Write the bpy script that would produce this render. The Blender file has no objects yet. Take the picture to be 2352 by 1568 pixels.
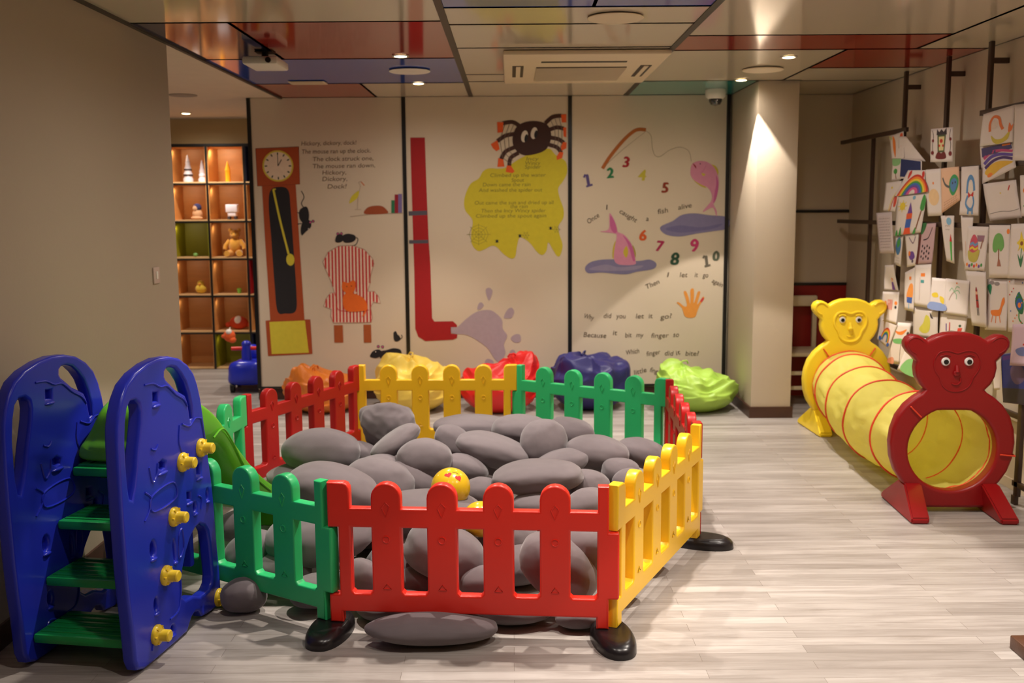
import bpy, bmesh, math, random
from math import sin, cos, pi, radians, hypot, atan2
from mathutils import Vector, Matrix, noise
from mathutils.geometry import tessellate_polygon
random.seed(7)
C = bpy.context.scene.collection

# ------------------------------------------------------------------ camera
FOC, PITCH, ROLL, CAMH = 2289.427, .1308, -.0073, 1.5773      # focal length in pixels of a 2352 px wide frame
cam = bpy.data.cameras.new('camera'); co = bpy.data.objects.new('camera', cam); C.objects.link(co)
cam.sensor_width = 36; cam.lens = 36 * FOC / 2352
co.location = (0, 0, CAMH)
co.rotation_euler = (Matrix.Rotation(pi/2 - PITCH, 4, 'X') @ Matrix.Rotation(ROLL, 4, 'Z')).to_euler()
cam.clip_start = .05
cam.dof.use_dof = True; cam.dof.focus_distance = 3.75; cam.dof.aperture_fstop = 3.2
bpy.context.scene.camera = co

def ray(x, y):                      # survey of the photograph: pixel -> direction in the room
    u = (x-1176)/FOC; v = -(y-784)/FOC
    a = u*cos(ROLL) - v*sin(ROLL); b = u*sin(ROLL) + v*cos(ROLL)
    return a, cos(PITCH)+b*sin(PITCH), -sin(PITCH)+b*cos(PITCH)
def on_y(x, y, Y):                  # -> (X, Z) on an upright plane facing the camera
    a, b, c = ray(x, y); t = Y/b; return a*t, CAMH+c*t
def on_x(x, y, X):                  # -> (Y, Z) on the right-hand plane
    a, b, c = ray(x, y); t = X/a; return b*t, CAMH+c*t
def on_z(x, y, Z=0):
    a, b, c = ray(x, y); t = (Z-CAMH)/c; return a*t, b*t

# ------------------------------------------------------------------ materials
def lin(c):
    c /= 255.
    return c/12.92 if c <= .04045 else ((c+.055)/1.055)**2.4
def rgb(r, g, b): return (lin(r), lin(g), lin(b), 1)
MATS = {}
def mat(name, col, rough=.5, bump=0, bscale=40, var=.06, vscale=6, spec=.5, coat=0, sheen=0, trans=0, metal=0, emit=None, stretch=None, bdist=.01):
    if name in MATS: return MATS[name]
    m = bpy.data.materials.new(name); m.use_nodes = True
    nt = m.node_tree; n = nt.nodes; l = nt.links; p = n['Principled BSDF']
    c = rgb(*col)
    tc = n.new('ShaderNodeTexCoord'); mp = n.new('ShaderNodeMapping'); l.new(tc.outputs['Object'], mp.inputs[0])
    if stretch: mp.inputs['Scale'].default_value = stretch
    no = n.new('ShaderNodeTexNoise'); no.inputs['Scale'].default_value = vscale; no.inputs['Detail'].default_value = 4
    l.new(mp.outputs[0], no.inputs[0])
    mx = n.new('ShaderNodeMix'); mx.data_type = 'RGBA'; l.new(no.outputs[0], mx.inputs[0])
    mx.inputs[6].default_value = tuple(x*(1-var) for x in c[:3])+(1,); mx.inputs[7].default_value = tuple(min(1, x*(1+var)) for x in c[:3])+(1,)
    l.new(mx.outputs[2], p.inputs['Base Color'])
    p.inputs['Roughness'].default_value = rough; p.inputs['Specular IOR Level'].default_value = spec
    p.inputs['Coat Weight'].default_value = coat; p.inputs['Coat Roughness'].default_value = .08
    p.inputs['Metallic'].default_value = metal
    if sheen: p.inputs['Sheen Weight'].default_value = sheen; p.inputs['Sheen Roughness'].default_value = .45
    if bump:
        nb = n.new('ShaderNodeTexNoise'); nb.inputs['Scale'].default_value = bscale; nb.inputs['Detail'].default_value = 5
        l.new(mp.outputs[0], nb.inputs[0])
        bp = n.new('ShaderNodeBump'); bp.inputs['Strength'].default_value = bump; bp.inputs['Distance'].default_value = bdist
        l.new(nb.outputs[0], bp.inputs['Height']); l.new(bp.outputs[0], p.inputs['Normal'])
    if emit:
        p.inputs['Emission Color'].default_value = rgb(*emit[0]); p.inputs['Emission Strength'].default_value = emit[1]
    if trans:
        tr = n.new('ShaderNodeBsdfTranslucent'); l.new(mx.outputs[2], tr.inputs[0])
        ms = n.new('ShaderNodeMixShader'); ms.inputs[0].default_value = trans
        l.new(p.outputs[0], ms.inputs[1]); l.new(tr.outputs[0], ms.inputs[2])
        l.new(ms.outputs[0], n['Material Output'].inputs[0])
    MATS[name] = m
    return m

def floor_mat():
    m = bpy.data.materials.new('grey_laminate_planks'); m.use_nodes = True
    nt = m.node_tree; n = nt.nodes; l = nt.links; p = n['Principled BSDF']
    tc = n.new('ShaderNodeTexCoord')
    br = n.new('ShaderNodeTexBrick'); l.new(tc.outputs['Object'], br.inputs[0])
    br.offset = .37; br.offset_frequency = 2; br.inputs['Scale'].default_value = 1
    br.inputs['Brick Width'].default_value = 1.05; br.inputs['Row Height'].default_value = .064
    br.inputs['Mortar Size'].default_value = .0009; br.inputs['Mortar Smooth'].default_value = .3; br.inputs['Bias'].default_value = 0
    br.inputs['Color1'].default_value = rgb(184, 177, 172); br.inputs['Color2'].default_value = rgb(154, 146, 140); br.inputs['Mortar'].default_value = rgb(120, 110, 102)
    mp = n.new('ShaderNodeMapping'); mp.inputs['Scale'].default_value = (.9, 9, 1); l.new(tc.outputs['Object'], mp.inputs[0])
    n1 = n.new('ShaderNodeTexNoise'); n1.inputs['Scale'].default_value = 2.6; n1.inputs['Detail'].default_value = 8; n1.inputs['Roughness'].default_value = .65
    n1.inputs['Distortion'].default_value = .6; l.new(mp.outputs[0], n1.inputs[0])
    rp = n.new('ShaderNodeValToRGB'); l.new(n1.outputs[0], rp.inputs[0])
    rp.color_ramp.elements[0].position = .32; rp.color_ramp.elements[0].color = (.58, .55, .52, 1)
    rp.color_ramp.elements[1].position = .62; rp.color_ramp.elements[1].color = (1, 1, 1, 1)
    mx = n.new('ShaderNodeMix'); mx.data_type = 'RGBA'; mx.blend_type = 'MULTIPLY'; mx.inputs[0].default_value = .7
    l.new(br.outputs[0], mx.inputs[6]); l.new(rp.outputs[0], mx.inputs[7]); l.new(mx.outputs[2], p.inputs['Base Color'])
    p.inputs['Roughness'].default_value = .42; p.inputs['Specular IOR Level'].default_value = .4
    bp = n.new('ShaderNodeBump'); bp.inputs['Strength'].default_value = .12; bp.inputs['Distance'].default_value = .002
    l.new(n1.outputs[0], bp.inputs['Height']); l.new(bp.outputs[0], p.inputs['Normal'])
    return m

def velvet():
    m = mat('grey_velvet', (112, 103, 106), .85, bump=.25, bscale=300, var=.1, vscale=5, spec=.15, sheen=.35, bdist=.001)
    return m
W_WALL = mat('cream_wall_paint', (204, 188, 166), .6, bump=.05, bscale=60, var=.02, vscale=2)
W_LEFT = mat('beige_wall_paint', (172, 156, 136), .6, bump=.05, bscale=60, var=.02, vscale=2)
W_PANEL = mat('mural_board', (216, 200, 178), .5, var=.02, vscale=2)
W_BLACK = mat('black_trim', (20, 18, 18), .35, var=.1)
W_BASE = mat('dark_wood_skirting', (70, 42, 32), .4, bump=.1, var=.2, stretch=(1, 1, 8))
def gloss(name, col): return mat(name, col, .09, var=.02, vscale=2, spec=.55, coat=.12)
G_CREAM = gloss('gloss_cream_tile', (206, 192, 172)); G_RED = gloss('gloss_red_tile', (156, 48, 38)); G_BLUE = gloss('gloss_blue_tile', (58, 84, 176))
G_NAVY = gloss('gloss_navy_tile', (44, 48, 86)); G_TEAL = gloss('gloss_teal_tile', (56, 140, 134)); G_JOINT = mat('ceiling_joint', (58, 50, 42), .5)
def plastic(name, col, rough=.32, **k): return mat(name, col, rough, bump=.06, bscale=220, var=.03, spec=.45, bdist=.002, **k)
P_RED = plastic('red_plastic', (222, 44, 30)); P_GREEN = plastic('green_plastic', (46, 188, 112)); P_YEL = plastic('yellow_plastic', (248, 196, 34))
P_BLUE = plastic('blue_plastic', (36, 50, 190), .26); P_LIME = plastic('lime_green_plastic', (104, 190, 44), .3); P_STEP = plastic('step_green_plastic', (28, 158, 78), .35)
P_BLACK = plastic('black_plastic', (30, 26, 28), .28); P_SHADE_RED = plastic('shaded_red_plastic', (178, 18, 20), .38); P_BEAR = plastic('bear_shaded_red_plastic', (140, 10, 14), .38); P_KNOB = plastic('knob_yellow_plastic', (240, 205, 50), .3)  # back fence and bear reds: shade and backlighting put into the darker colour
M_WHITE = mat('white_plastic', (230, 224, 212), .4); M_DARK = mat('dark_void', (22, 20, 20), .5); M_PUPIL = mat('pupil_black', (12, 12, 14), .2)
M_EYE = mat('eye_white', (225, 220, 215), .2, coat=.5)
M_FAB = mat('yellow_nylon', (253, 244, 132), .5, bump=.3, bscale=14, var=.04, trans=.5, bdist=.02)
M_PIPE = mat('red_piping', (226, 66, 34), .6, var=.08)
M_RACK = mat('brown_steel', (66, 46, 36), .45, var=.1)

# ------------------------------------------------------------------ object helpers
def link(name, me, parent=None, loc=None, rz=0):
    o = bpy.data.objects.new(name, me); C.objects.link(o)
    if parent: o.parent = parent
    if loc: o.location = loc
    o.rotation_euler = (0, 0, rz)
    return o
def tag(o, label, cat, group=None, kind=None):
    o['label'] = label; o['category'] = cat
    if group: o['group'] = group
    if kind: o['kind'] = kind
    return o
def thing(name, label, cat, loc=(0, 0, 0), rz=0, group=None):
    return tag(link(name, None, None, loc, rz), label, cat, group)
def structure(o): o['kind'] = 'structure'; return o
def copy_tree(o, parent=None):
    c = o.copy(); C.objects.link(c)
    if parent: c.parent = parent
    for ch in list(o.children): copy_tree(ch, c)
    return c

class MB:
    """collects verts/faces with materials, builds ONE mesh"""
    def __init__(s): s.v = []; s.f = []; s.m = []; s.mats = []; s.sm = []
    def mi(s, m):
        if m not in s.mats: s.mats.append(m)
        return s.mats.index(m)
    def add(s, vs, fs, m, smooth=False, M=None):
        k = len(s.v); i = s.mi(m)
        s.v += [tuple(M @ Vector(p)) if M else tuple(p) for p in vs]
        for f in fs: s.f.append(tuple(a+k for a in f)); s.m.append(i); s.sm.append(smooth)
    def box(s, x0, x1, y0, y1, z0, z1, m, b=0, M=None):
        b = min(b, abs(x1-x0)/2.01, abs(y1-y0)/2.01, abs(z1-z0)/2.01)
        if b <= 0:
            vs = [(x, y, z) for x in (x0, x1) for y in (y0, y1) for z in (z0, z1)]
            fs = [(0, 1, 3, 2), (4, 6, 7, 5), (0, 4, 5, 1), (2, 3, 7, 6), (0, 2, 6, 4), (1, 5, 7, 3)]
            s.add(vs, fs, m, False, M); return
        bm = bmesh.new(); bmesh.ops.create_cube(bm, size=1)
        for v in bm.verts: v.co = Vector(((x0+x1)/2+v.co.x*(x1-x0), (y0+y1)/2+v.co.y*(y1-y0), (z0+z1)/2+v.co.z*(z1-z0)))
        bmesh.ops.bevel(bm, geom=bm.edges[:], offset=b, segments=2, profile=.5, affect='EDGES')
        s.bm(bm, m, True, M)
    def bm(s, bm, m, smooth=True, M=None):
        bm.verts.index_update()
        s.add([v.co[:] for v in bm.verts], [[v.index for v in f.verts] for f in bm.faces], m, smooth, M); bm.free()
    def tube(s, pts, r, m, n=8, closed=False, M=None, cap=True, flat=1.0):
        pts = [Vector(p) for p in pts]; N = len(pts); vs = []; up = None
        rr = r if isinstance(r, (list, tuple)) else [r]*N
        for i, p in enumerate(pts):
            a = pts[(i-1) % N] if (closed or i > 0) else p; b = pts[(i+1) % N] if (closed or i < N-1) else p
            t = (b-a).normalized() if (b-a).length > 1e-9 else Vector((0, 0, 1))
            if up is None:
                up = Vector((0, 0, 1)) if abs(t.z) < .9 else Vector((0, 1, 0))
            sd = t.cross(up); sd = sd.normalized() if sd.length > 1e-6 else Vector((1, 0, 0)); up = sd.cross(t).normalized()
            for k in range(n):
                q = 2*pi*k/n; vs.append(p + sd*cos(q)*rr[i] + up*sin(q)*rr[i]*flat)
        fs = []
        for i in range(N if closed else N-1):
            for k in range(n):
                a = i*n+k; b = i*n+(k+1) % n; j = (i+1) % N
                fs.append((a, b, j*n+(k+1) % n, j*n+k))
        if not closed and cap:
            fs.append(tuple(range(n-1, -1, -1))); fs.append(tuple((N-1)*n+k for k in range(n)))
        s.add(vs, fs, m, True, M)
    def lathe(s, prof, m, n=24, M=None):
        vs = []; fs = []
        for (r, z) in prof:
            for k in range(n): q = 2*pi*k/n; vs.append((r*cos(q), r*sin(q), z))
        for i in range(len(prof)-1):
            for k in range(n): fs.append((i*n+k, i*n+(k+1) % n, (i+1)*n+(k+1) % n, (i+1)*n+k))
        fs.append(tuple(range(n-1, -1, -1))); fs.append(tuple((len(prof)-1)*n+k for k in range(n)))
        s.add(vs, fs, m, True, M)
    def ball(s, c, r, m, M=None, sub=3):
        bm = bmesh.new(); bmesh.ops.create_icosphere(bm, subdivisions=sub, radius=1)
        r = r if isinstance(r, (tuple, list)) else (r, r, r)
        for v in bm.verts: v.co = Vector((c[0]+v.co.x*r[0], c[1]+v.co.y*r[1], c[2]+v.co.z*r[2]))
        s.bm(bm, m, True, M)
    def plate(s, outer, holes, t, b, m, M=None, seg=3):
        """flat shape in the local x-z plane with thickness t along y and rounded rims of radius b"""
        cs = []
        for i, c in enumerate([outer]+holes):
            a = sum(c[k][0]*c[(k+1) % len(c)][1]-c[(k+1) % len(c)][0]*c[k][1] for k in range(len(c)))
            c = list(c)
            if (a > 0) != (i == 0): c.reverse()      # outer ccw, holes cw: solid lies to the left
            cs.append(c)
        def off(c, d):
            out = []; N = len(c)
            for k in range(N):
                p = Vector(c[k]); a = Vector(c[k-1]); q = Vector(c[(k+1) % N])
                e1 = (p-a); e2 = (q-p)
                e1 = e1.normalized() if e1.length > 1e-9 else Vector((1, 0)); e2 = e2.normalized() if e2.length > 1e-9 else e1
                n1 = Vector((-e1.y, e1.x)); n2 = Vector((-e2.y, e2.x)); mn = n1+n2
                mn = mn.normalized() if mn.length > 1e-6 else n1
                out.append(p + mn*d/max(.5, mn.dot(n1)))
            return out
        vs = []; fs = []; front = []; back = []; idxf = []; idxb = []
        for c in cs:
            rings = []
            prof = [(b*(1-sin(pi/2*i/seg)), t/2-b*(1-cos(pi/2*i/seg))) for i in range(seg+1)]
            for (d, y) in prof: rings.append((off(c, d), -y))
            for (d, y) in reversed(prof): rings.append((off(c, d), y))
            # front face is y=-t/2
            rr = []
            for (pts, y) in rings:
                k = len(vs); vs += [(p[0], y, p[1]) for p in pts]; rr.append(k)
            N = len(c)
            for i in range(len(rr)-1):
                for k in range(N): fs.append((rr[i]+k, rr[i]+(k+1) % N, rr[i+1]+(k+1) % N, rr[i+1]+k))
            front.append([Vector((p[0], p[1], 0)) for p in rings[0][0]]); idxf += [rr[0]+k for k in range(N)]; idxb += [rr[-1]+k for k in range(N)]
        for tri in tessellate_polygon(front):
            A, B, D = (vs[idxf[q]] for q in tri)
            ar = (B[0]-A[0])*(D[2]-A[2])-(D[0]-A[0])*(B[2]-A[2])
            if abs(ar) < 1e-12: continue
            tt = tri if ar > 0 else (tri[0], tri[2], tri[1])
            fs.append(tuple(idxf[q] for q in tt)); fs.append(tuple(idxb[q] for q in reversed(tt)))
        s.add(vs, fs, m, True, M)
    def build(s, name, parent=None, loc=None, rz=0, sub=0, autosmooth=True):
        me = bpy.data.meshes.new(name); me.from_pydata(s.v, [], s.f)
        for m in s.mats: me.materials.append(m)
        me.polygons.foreach_set('material_index', s.m); me.polygons.foreach_set('use_smooth', s.sm)
        me.update()
        if autosmooth:
            try: me.set_sharp_from_angle(angle=radians(42))
            except Exception: pass
        o = link(name, me, parent, loc, rz)
        if sub:
            md = o.modifiers.new('sub', 'SUBSURF'); md.levels = sub; md.render_levels = sub
        return o
def spline(P, n=6, closed=False):
    P = [Vector(p) for p in P]; N = len(P); out = []
    for i in range(N if closed else N-1):
        g = lambda k: P[k % N] if closed else P[max(0, min(N-1, k))]
        a, b, c, d = g(i-1), g(i), g(i+1), g(i+2)
        for k in range(n):
            t = k/n
            out.append(.5*((2*b)+(c-a)*t+(2*a-5*b+4*c-d)*t*t+(3*b-a-3*c+d)*t**3))
    if not closed: out.append(P[-1])
    return out

# flat artwork -------------------------------------------------------------------------
_font = {}
def glyphs(text):
    if text in _font: return _font[text]
    cu = bpy.data.curves.new('t', 'FONT'); cu.body = text; cu.size = 1; cu.resolution_u = 3
    cu.align_x = 'LEFT'; cu.shear = .12
    o = bpy.data.objects.new('t', cu); C.objects.link(o)
    dg = bpy.context.evaluated_depsgraph_get(); me = bpy.data.meshes.new_from_object(o.evaluated_get(dg))
    vs = [(v.co.x, v.co.y) for v in me.vertices]; fs = [tuple(p.vertices) for p in me.polygons]
    bpy.data.objects.remove(o); bpy.data.curves.remove(cu); bpy.data.meshes.remove(me)
    _font[text] = (vs, fs); return _font[text]
class Art:
    """flat shapes in (u,v); place maps (u,v,height) to the room"""
    def __init__(s, place, cell=0, h0=0): s.p = place; s.mb = MB(); s.h = h0; s.cell = cell
    def _put(s, pts, fs, col):
        s.h += 1; h = .0005+.00002*s.h
        m = col if not isinstance(col, tuple) else mat('paint_%d_%d_%d' % col, col, .7, var=.08, vscale=30)
        if s.cell:
            bm = bmesh.new(); vv = [bm.verts.new((p[0], p[1], 0)) for p in pts]
            for f in fs:
                try: bm.faces.new([vv[i] for i in f])
                except ValueError: pass
            for _ in range(5):
                ed = [e for e in bm.edges if e.calc_length() > s.cell]
                if not ed: break
                bmesh.ops.subdivide_edges(bm, edges=ed, cuts=1)
            bmesh.ops.triangulate(bm, faces=bm.faces[:])
            bm.verts.index_update()
            pts = [v.co[:2] for v in bm.verts]; fs = [[v.index for v in f.verts] for f in bm.faces]; bm.free()
        s.mb.add([s.p(p[0], p[1], h) for p in pts], fs, m, False)
    def poly(s, pts, col):
        pts = [(p[0], p[1]) for p in pts]
        tr = tessellate_polygon([[Vector((p[0], p[1], 0)) for p in pts]])
        s._put(pts, [tuple(t) for t in tr], col)
    def blob(s, pts, col, n=6): s.poly([(p[0], p[1]) for p in spline([(a, b, 0) for a, b in pts], n, True)], col)
    def ell(s, c, rx, ry, col, rot=0, n=20):
        s.poly([(c[0]+cos(rot)*rx*cos(2*pi*k/n)-sin(rot)*ry*sin(2*pi*k/n), c[1]+sin(rot)*rx*cos(2*pi*k/n)+cos(rot)*ry*sin(2*pi*k/n)) for k in range(n)], col)
    def line(s, pts, w, col, smooth=True, closed=False):
        if smooth and len(pts) > 2: pts = [(p[0], p[1]) for p in spline([(a, b, 0) for a, b in pts], 6, closed)]
        if closed: pts = pts+[pts[0]]
        vs = []; fs = []; N = len(pts)
        for i in range(N):
            a = Vector(pts[max(0, i-1)]); b = Vector(pts[min(N-1, i+1)]); t = b-a
            t = t.normalized() if t.length > 1e-9 else Vector((1, 0)); nn = Vector((-t.y, t.x))*w/2; p = Vector(pts[i])
            vs += [tuple(p+nn), tuple(p-nn)]
        for i in range(N-1): fs.append((2*i, 2*i+1, 2*i+3, 2*i+2))
        s._put(vs, fs, col)
    def rect(s, u0, v0, u1, v1, col): s.poly([(u0, v0), (u1, v0), (u1, v1), (u0, v1)], col)
    def text(s, t, o, size, col, width=None, rot=0):
        vs, fs = glyphs(t)
        if not vs: return
        x0 = min(v[0] for v in vs); x1 = max(v[0] for v in vs)
        sx = size if width is None else width/max(1e-6, (x1-x0)); sg = size
        pts = [(o[0]+cos(rot)*(v[0]-x0)*sx-sin(rot)*v[1]*sg, o[1]+sin(rot)*(v[0]-x0)*sx+cos(rot)*v[1]*sg) for v in vs]
        s._put(pts, fs, col)
    def build(s, name, parent=None): return s.mb.build(name, parent, autosmooth=False)

# ================================================================== THE ROOM
CH = 2.5; XL, XR, YB = -1.88, 2.81, 8.31; YW = 5.62; YS = 10.0; YF = -2.2; YREC = 8.36; XC0, XC1, YC = 1.81, 2.11, 7.44
b = MB(); b.box(-5.2, XR+.15, YF, 10.6, -.06, 0, MATS.get('x') or floor_mat()); structure(b.build('floor'))
# walls
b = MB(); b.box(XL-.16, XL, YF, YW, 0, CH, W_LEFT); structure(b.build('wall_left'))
b = MB(); b.box(XR, XR+.15, YF, YREC+.15, 0, CH, W_WALL); structure(b.build('wall_right'))
b = MB(); b.box(-2.15, 2.0, YB+.03, YB+.15, 0, CH, W_PANEL); structure(b.build('wall_back'))
b = MB(); b.box(XC0, XC1, YC, YREC+.1, 0, CH, W_WALL, .004); structure(b.build('wall_column'))
b = MB(); b.box(XC1, XR, YREC, YREC+.15, 0, CH, W_WALL)
structure(b.build('wall_recess'))
b = MB(); b.box(XC1+.002, XR-.002, YREC-.012, YREC-.001, .0, .935, mat('red_wall_panel', (150, 16, 14), .5)); structure(b.build('wall_dado'))
b = MB(); b.box(XC1+.002, XR-.002, YREC-.018, YREC-.001, 1.54, 1.562, W_BLACK); b.box(XC1+.002, XR-.002, YREC-.02, YREC-.0125, .936, .958, W_BLACK)
structure(b.build('trim_1'))
b = MB(); b.box(-5.2, -5.05, YF, 10.6, 0, CH, W_LEFT); structure(b.build('wall_corridor'))
b = MB(); b.box(-5.05, -1.2, YS+.12, YS+.6, 2.25, CH, mat('corridor_beige', (196, 168, 120), .6)); b.box(-5.05, -1.2, YS+.45, YS+.6, 0, 2.25, W_WALL)
structure(b.build('wall_far'))
b = MB(); b.box(-5.2, XR+.15, YF-.1, YF, 0, CH, W_WALL); structure(b.build('wall_front'))
# baseboards
b = MB(); b.box(XL, XL+.012, YF, YW, .001, .09, W_BASE); b.box(XL-.16, XL+.012, YW, YW+.012, .001, .09, W_BASE); structure(b.build('baseboard_left'))
b = MB(); b.box(XC0-.014, XC1+.014, YC-.014, YC-.0005, .001, .085, W_BASE); b.box(XC0-.014, XC0-.0005, YC, YB, .001, .085, W_BASE); structure(b.build('baseboard_column'))
b = MB(); b.box(-2.15, XC0-.015, YB+.012, YB+.029, .001, .085, W_BASE); structure(b.build('baseboard_back'))
b = MB(); b.box(XR-.01, XR-.0005, YF, YREC, .001, .06, W_WALL); structure(b.build('baseboard_right'))

# ceiling: gloss tiles between dark joints
b = MB()
tiles = [(-1.88, -.32, YF, 1.4, G_CREAM), (-1.88, -.32, 1.4, 3.2, G_RED), (-1.88, -.32, 3.2, 5.05, G_CREAM), (-1.88, -1.38, 5.05, 6.25, G_NAVY), (-1.38, -.32, 5.05, 6.25, G_RED),
         (-1.88, -.32, 6.25, 7.43, G_BLUE), (-1.88, -1.09, 7.43, YB+.03, G_RED), (-1.09, -.32, 7.43, YB+.03, G_CREAM),
         (-.32, .94, YF, 2.6, G_CREAM), (-.32, .385, 2.6, 4.73, G_BLUE), (.385, .94, 2.6, 4.73, G_BLUE), (-.32, .94, 4.73, 5.15, G_CREAM), (-.32, .94, 5.15, 5.88, G_CREAM),
         (-.32, .94, 5.88, 7.0, G_CREAM), (-.32, .94, 7.0, 7.38, G_CREAM), (-.32, .94, 7.38, YB+.03, G_CREAM),
         (.94, 2.385, YF, 2.2, G_RED), (.94, 2.385, 2.2, 5.52, G_CREAM), (.94, 2.385, 5.52, 6.02, G_RED), (.94, 1.98, 6.02, 7.42, G_CREAM), (1.98, 2.81, 6.02, 6.8, G_RED),
         (1.98, 2.81, 6.8, 7.46, G_CREAM), (.94, XC0, 7.42, YB+.03, G_TEAL), (XC1, 2.81, 7.46, YREC, G_CREAM), (2.385, 2.81, YF, 6.02, G_CREAM), (XC0, XC1, 7.42, 7.46, G_CREAM)]
for x0, x1, y0, y1, m in tiles: b.box(x0, x1, y0, y1, CH, CH+.02, m)
structure(b.build('ceiling'))
b = MB(); b.box(-5.2, XL-.001, YF, 10.6, CH, CH+.06, mat('corridor_ceiling_paint', (218, 200, 176), .7)); b.box(XL, 2.2, YB+.15, 10.6, CH, CH+.06, MATS['corridor_ceiling_paint'])
structure(b.build('ceiling_corridor'))
b = MB()
for x0, x1, y0, y1, m in tiles:
    for (a0, a1, c0, c1) in ((x0-.008, x0+.008, y0, y1), (x1-.008, x1+.008, y0, y1), (x0, x1, y0-.008, y0+.008), (x0, x1, y1-.008, y1+.008)):
        b.box(max(a0, XL), min(a1, XR), max(c0, YF), min(c1, YREC), CH-.002, CH+.001, G_JOINT)
b.box(-.338, -.302, YF, YB, CH-.005, CH+.002, G_JOINT); b.box(.922, .958, YF, YB, CH-.005, CH+.002, G_JOINT)
b.box(XL, XL+.022, YF, YB, CH-.012, CH+.001, G_JOINT)
structure(b.build('trim_2'))

# ================================================================== LIGHT
def spot(x, y, z, power, ang=74, blend=.12, col=(1, .9, .8), r=.028):
    l = bpy.data.lights.new('downlight_lamp', 'SPOT'); l.energy = power; l.spot_size = radians(ang); l.spot_blend = blend
    l.color = col; l.shadow_soft_size = r
    o = bpy.data.objects.new('downlight_lamp', l); C.objects.link(o); o.location = (x, y, z); return o
M_LAMP = mat('lamp_glass', (255, 236, 200), .4, emit=((255, 226, 170), 14)); M_RIM = mat('lamp_rim', (200, 195, 188), .3, metal=.6)
def downlight(x, y, power, label, wide=1.0, z=CH, **k):
    t = thing('ceiling_downlight', label, 'ceiling light', (x, y, z), 0, 'recessed downlights')
    b = MB(); b.lathe([(.038, -.001), (.05, -.001), (.052, -.005), (.048, -.009), (.038, -.008)], M_RIM, 28); b.build('rim', t)
    b = MB(); b.lathe([(.0375, -.001), (.0375, -.008), (.02, -.011), (.001, -.012)], M_LAMP, 24); b.build('lamp_lens', t)
    spot(x, y, z-.03, power, **k)
    spot(x, y, z-.032, power*WIDE*wide, ang=172, blend=1, r=.04)  # second wide spot added at each downlight to lift ambient on the walls
    return t
P0 = 105; WIDE = .36
downlight(-.654, 6.13, P0*1.1, 'round downlight glowing in the large red ceiling tile')
downlight(-.666, 7.42, P0*.6, 'round downlight at the edge of the blue tile beside a white disc', blend=.5)
downlight(.501, 7.29, P0*.75, 'round downlight next to the air conditioner cassette', blend=.6)
downlight(1.665, 7.36, P0*.9, 'round downlight near the dome camera and column', wide=.15, blend=.06, r=.018)
downlight(1.708, 6.28, P0*1.05, 'round downlight in the cream tile right of the air conditioner')
downlight(-3.026, 9.5, P0*.6, 'round downlight in the white corridor ceiling before the lit shelves', ang=120, blend=.6)
for x_, y_ in ((-3.3, 7.3), (-3.2, 5.0), (-1.2, 9.3)): downlight(x_, y_, P0*.7, 'unseen round downlight added behind a wall to brighten the corridor ceiling', ang=120, blend=.6)  # unseen lamps added to brighten the corridor ceiling
HID = 'round downlight in the ceiling above and before the picture edge'
for (x, y, p) in ((-.66, 4.35, 1.0), (.45, 4.25, 1.5), (1.72, 4.25, .9), (-.66, 2.6, .25), (.5, 2.4, .55), (1.72, 2.8, 1.45), (.5, .4, .35)):
    downlight(x, y, P0*p, HID)
w = bpy.data.worlds.new('world'); bpy.context.scene.world = w; w.use_nodes = True
w.node_tree.nodes['Background'].inputs[0].default_value = (1, .8, .6, 1); w.node_tree.nodes['Background'].inputs[1].default_value = .02

# ================================================================== CEILING FITTINGS
t = thing('air_conditioner', 'white ceiling cassette air conditioner with a slatted centre grille', 'air conditioner', (.45, 6.6, CH))
AC = mat('ac_ivory', (226, 206, 176), .45)
b = MB(); b.box(-.49, .49, -.66, .66, -.032, -.004, AC, .01); b.build('cover', t)
b = MB(); b.box(-.285, .285, -.16, .46, -.036, -.0325, mat('grille_shadow', (66, 54, 42), .6))
for i in range(15): y = -.15+i*.042; b.box(-.285, .285, y, y+.011, -.043, -.0345, AC, .002)
b.build('grille', t)
b = MB(); b.box(-.26, .26, -.40, -.355, -.0345, -.0325, M_DARK); b.build('air_slot', t)
for sx in (-1, 1):
    b = MB(); b.box(sx*.40-.035, sx*.40+.035, -.22, .3, -.0345, -.0325, mat('vent_gap', (60, 48, 38), .6)); b.box(sx*.40-.012, sx*.40+.016, -.21, .29, -.038, -.033, AC); b.build('side_vent', t)
for (x, y, lb) in ((-.663, 6.764, 'white round ceiling speaker set in the blue tile'), (.511, 4.972, 'flat cream round ceiling speaker in the middle tile near the top edge'), (1.685, 6.82, 'flat cream round ceiling speaker between the two right-hand downlights')):
    t = thing('ceiling_speaker', lb, 'speaker', (x, y, CH), 0, 'round ceiling speakers')
    mm = M_WHITE if x < 0 else AC
    b = MB(); b.lathe([(.12, -.0055), (.135, -.0055), (.137, -.009), (.13, -.013), (.12, -.011)], mm, 40); b.build('ring', t)
    b = MB(); b.lathe([(.1195, -.0055), (.1195, -.009), (.001, -.011)], mm, 40); b.build('cover', t)
Xs, Ys = on_z(420, 218, CH)
t = thing('ceiling_speaker', 'greyish round speaker in the white corridor ceiling', 'speaker', (Xs, Ys, CH), 0, 'round ceiling speakers')
b = MB(); b.lathe([(.11, -.0005), (.11, -.006), (.001, -.008)], mat('speaker_mesh_grey', (150, 138, 124), .6), 36); b.build('cover', t)
Ysw, Zsw = on_x(357, 632, XL)
t = thing('light_switch', 'pale square light switch on the left wall near its corner', 'switch', (XL, Ysw, Zsw))
b = MB(); b.box(.0005, .009, -.043, .043, -.043, .043, mat('switch_plate', (196, 172, 160), .4), .003); b.build('plate', t)
b = MB(); b.box(.009, .012, -.012, .012, -.02, .02, M_WHITE, .001); b.build('rocker', t)
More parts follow.
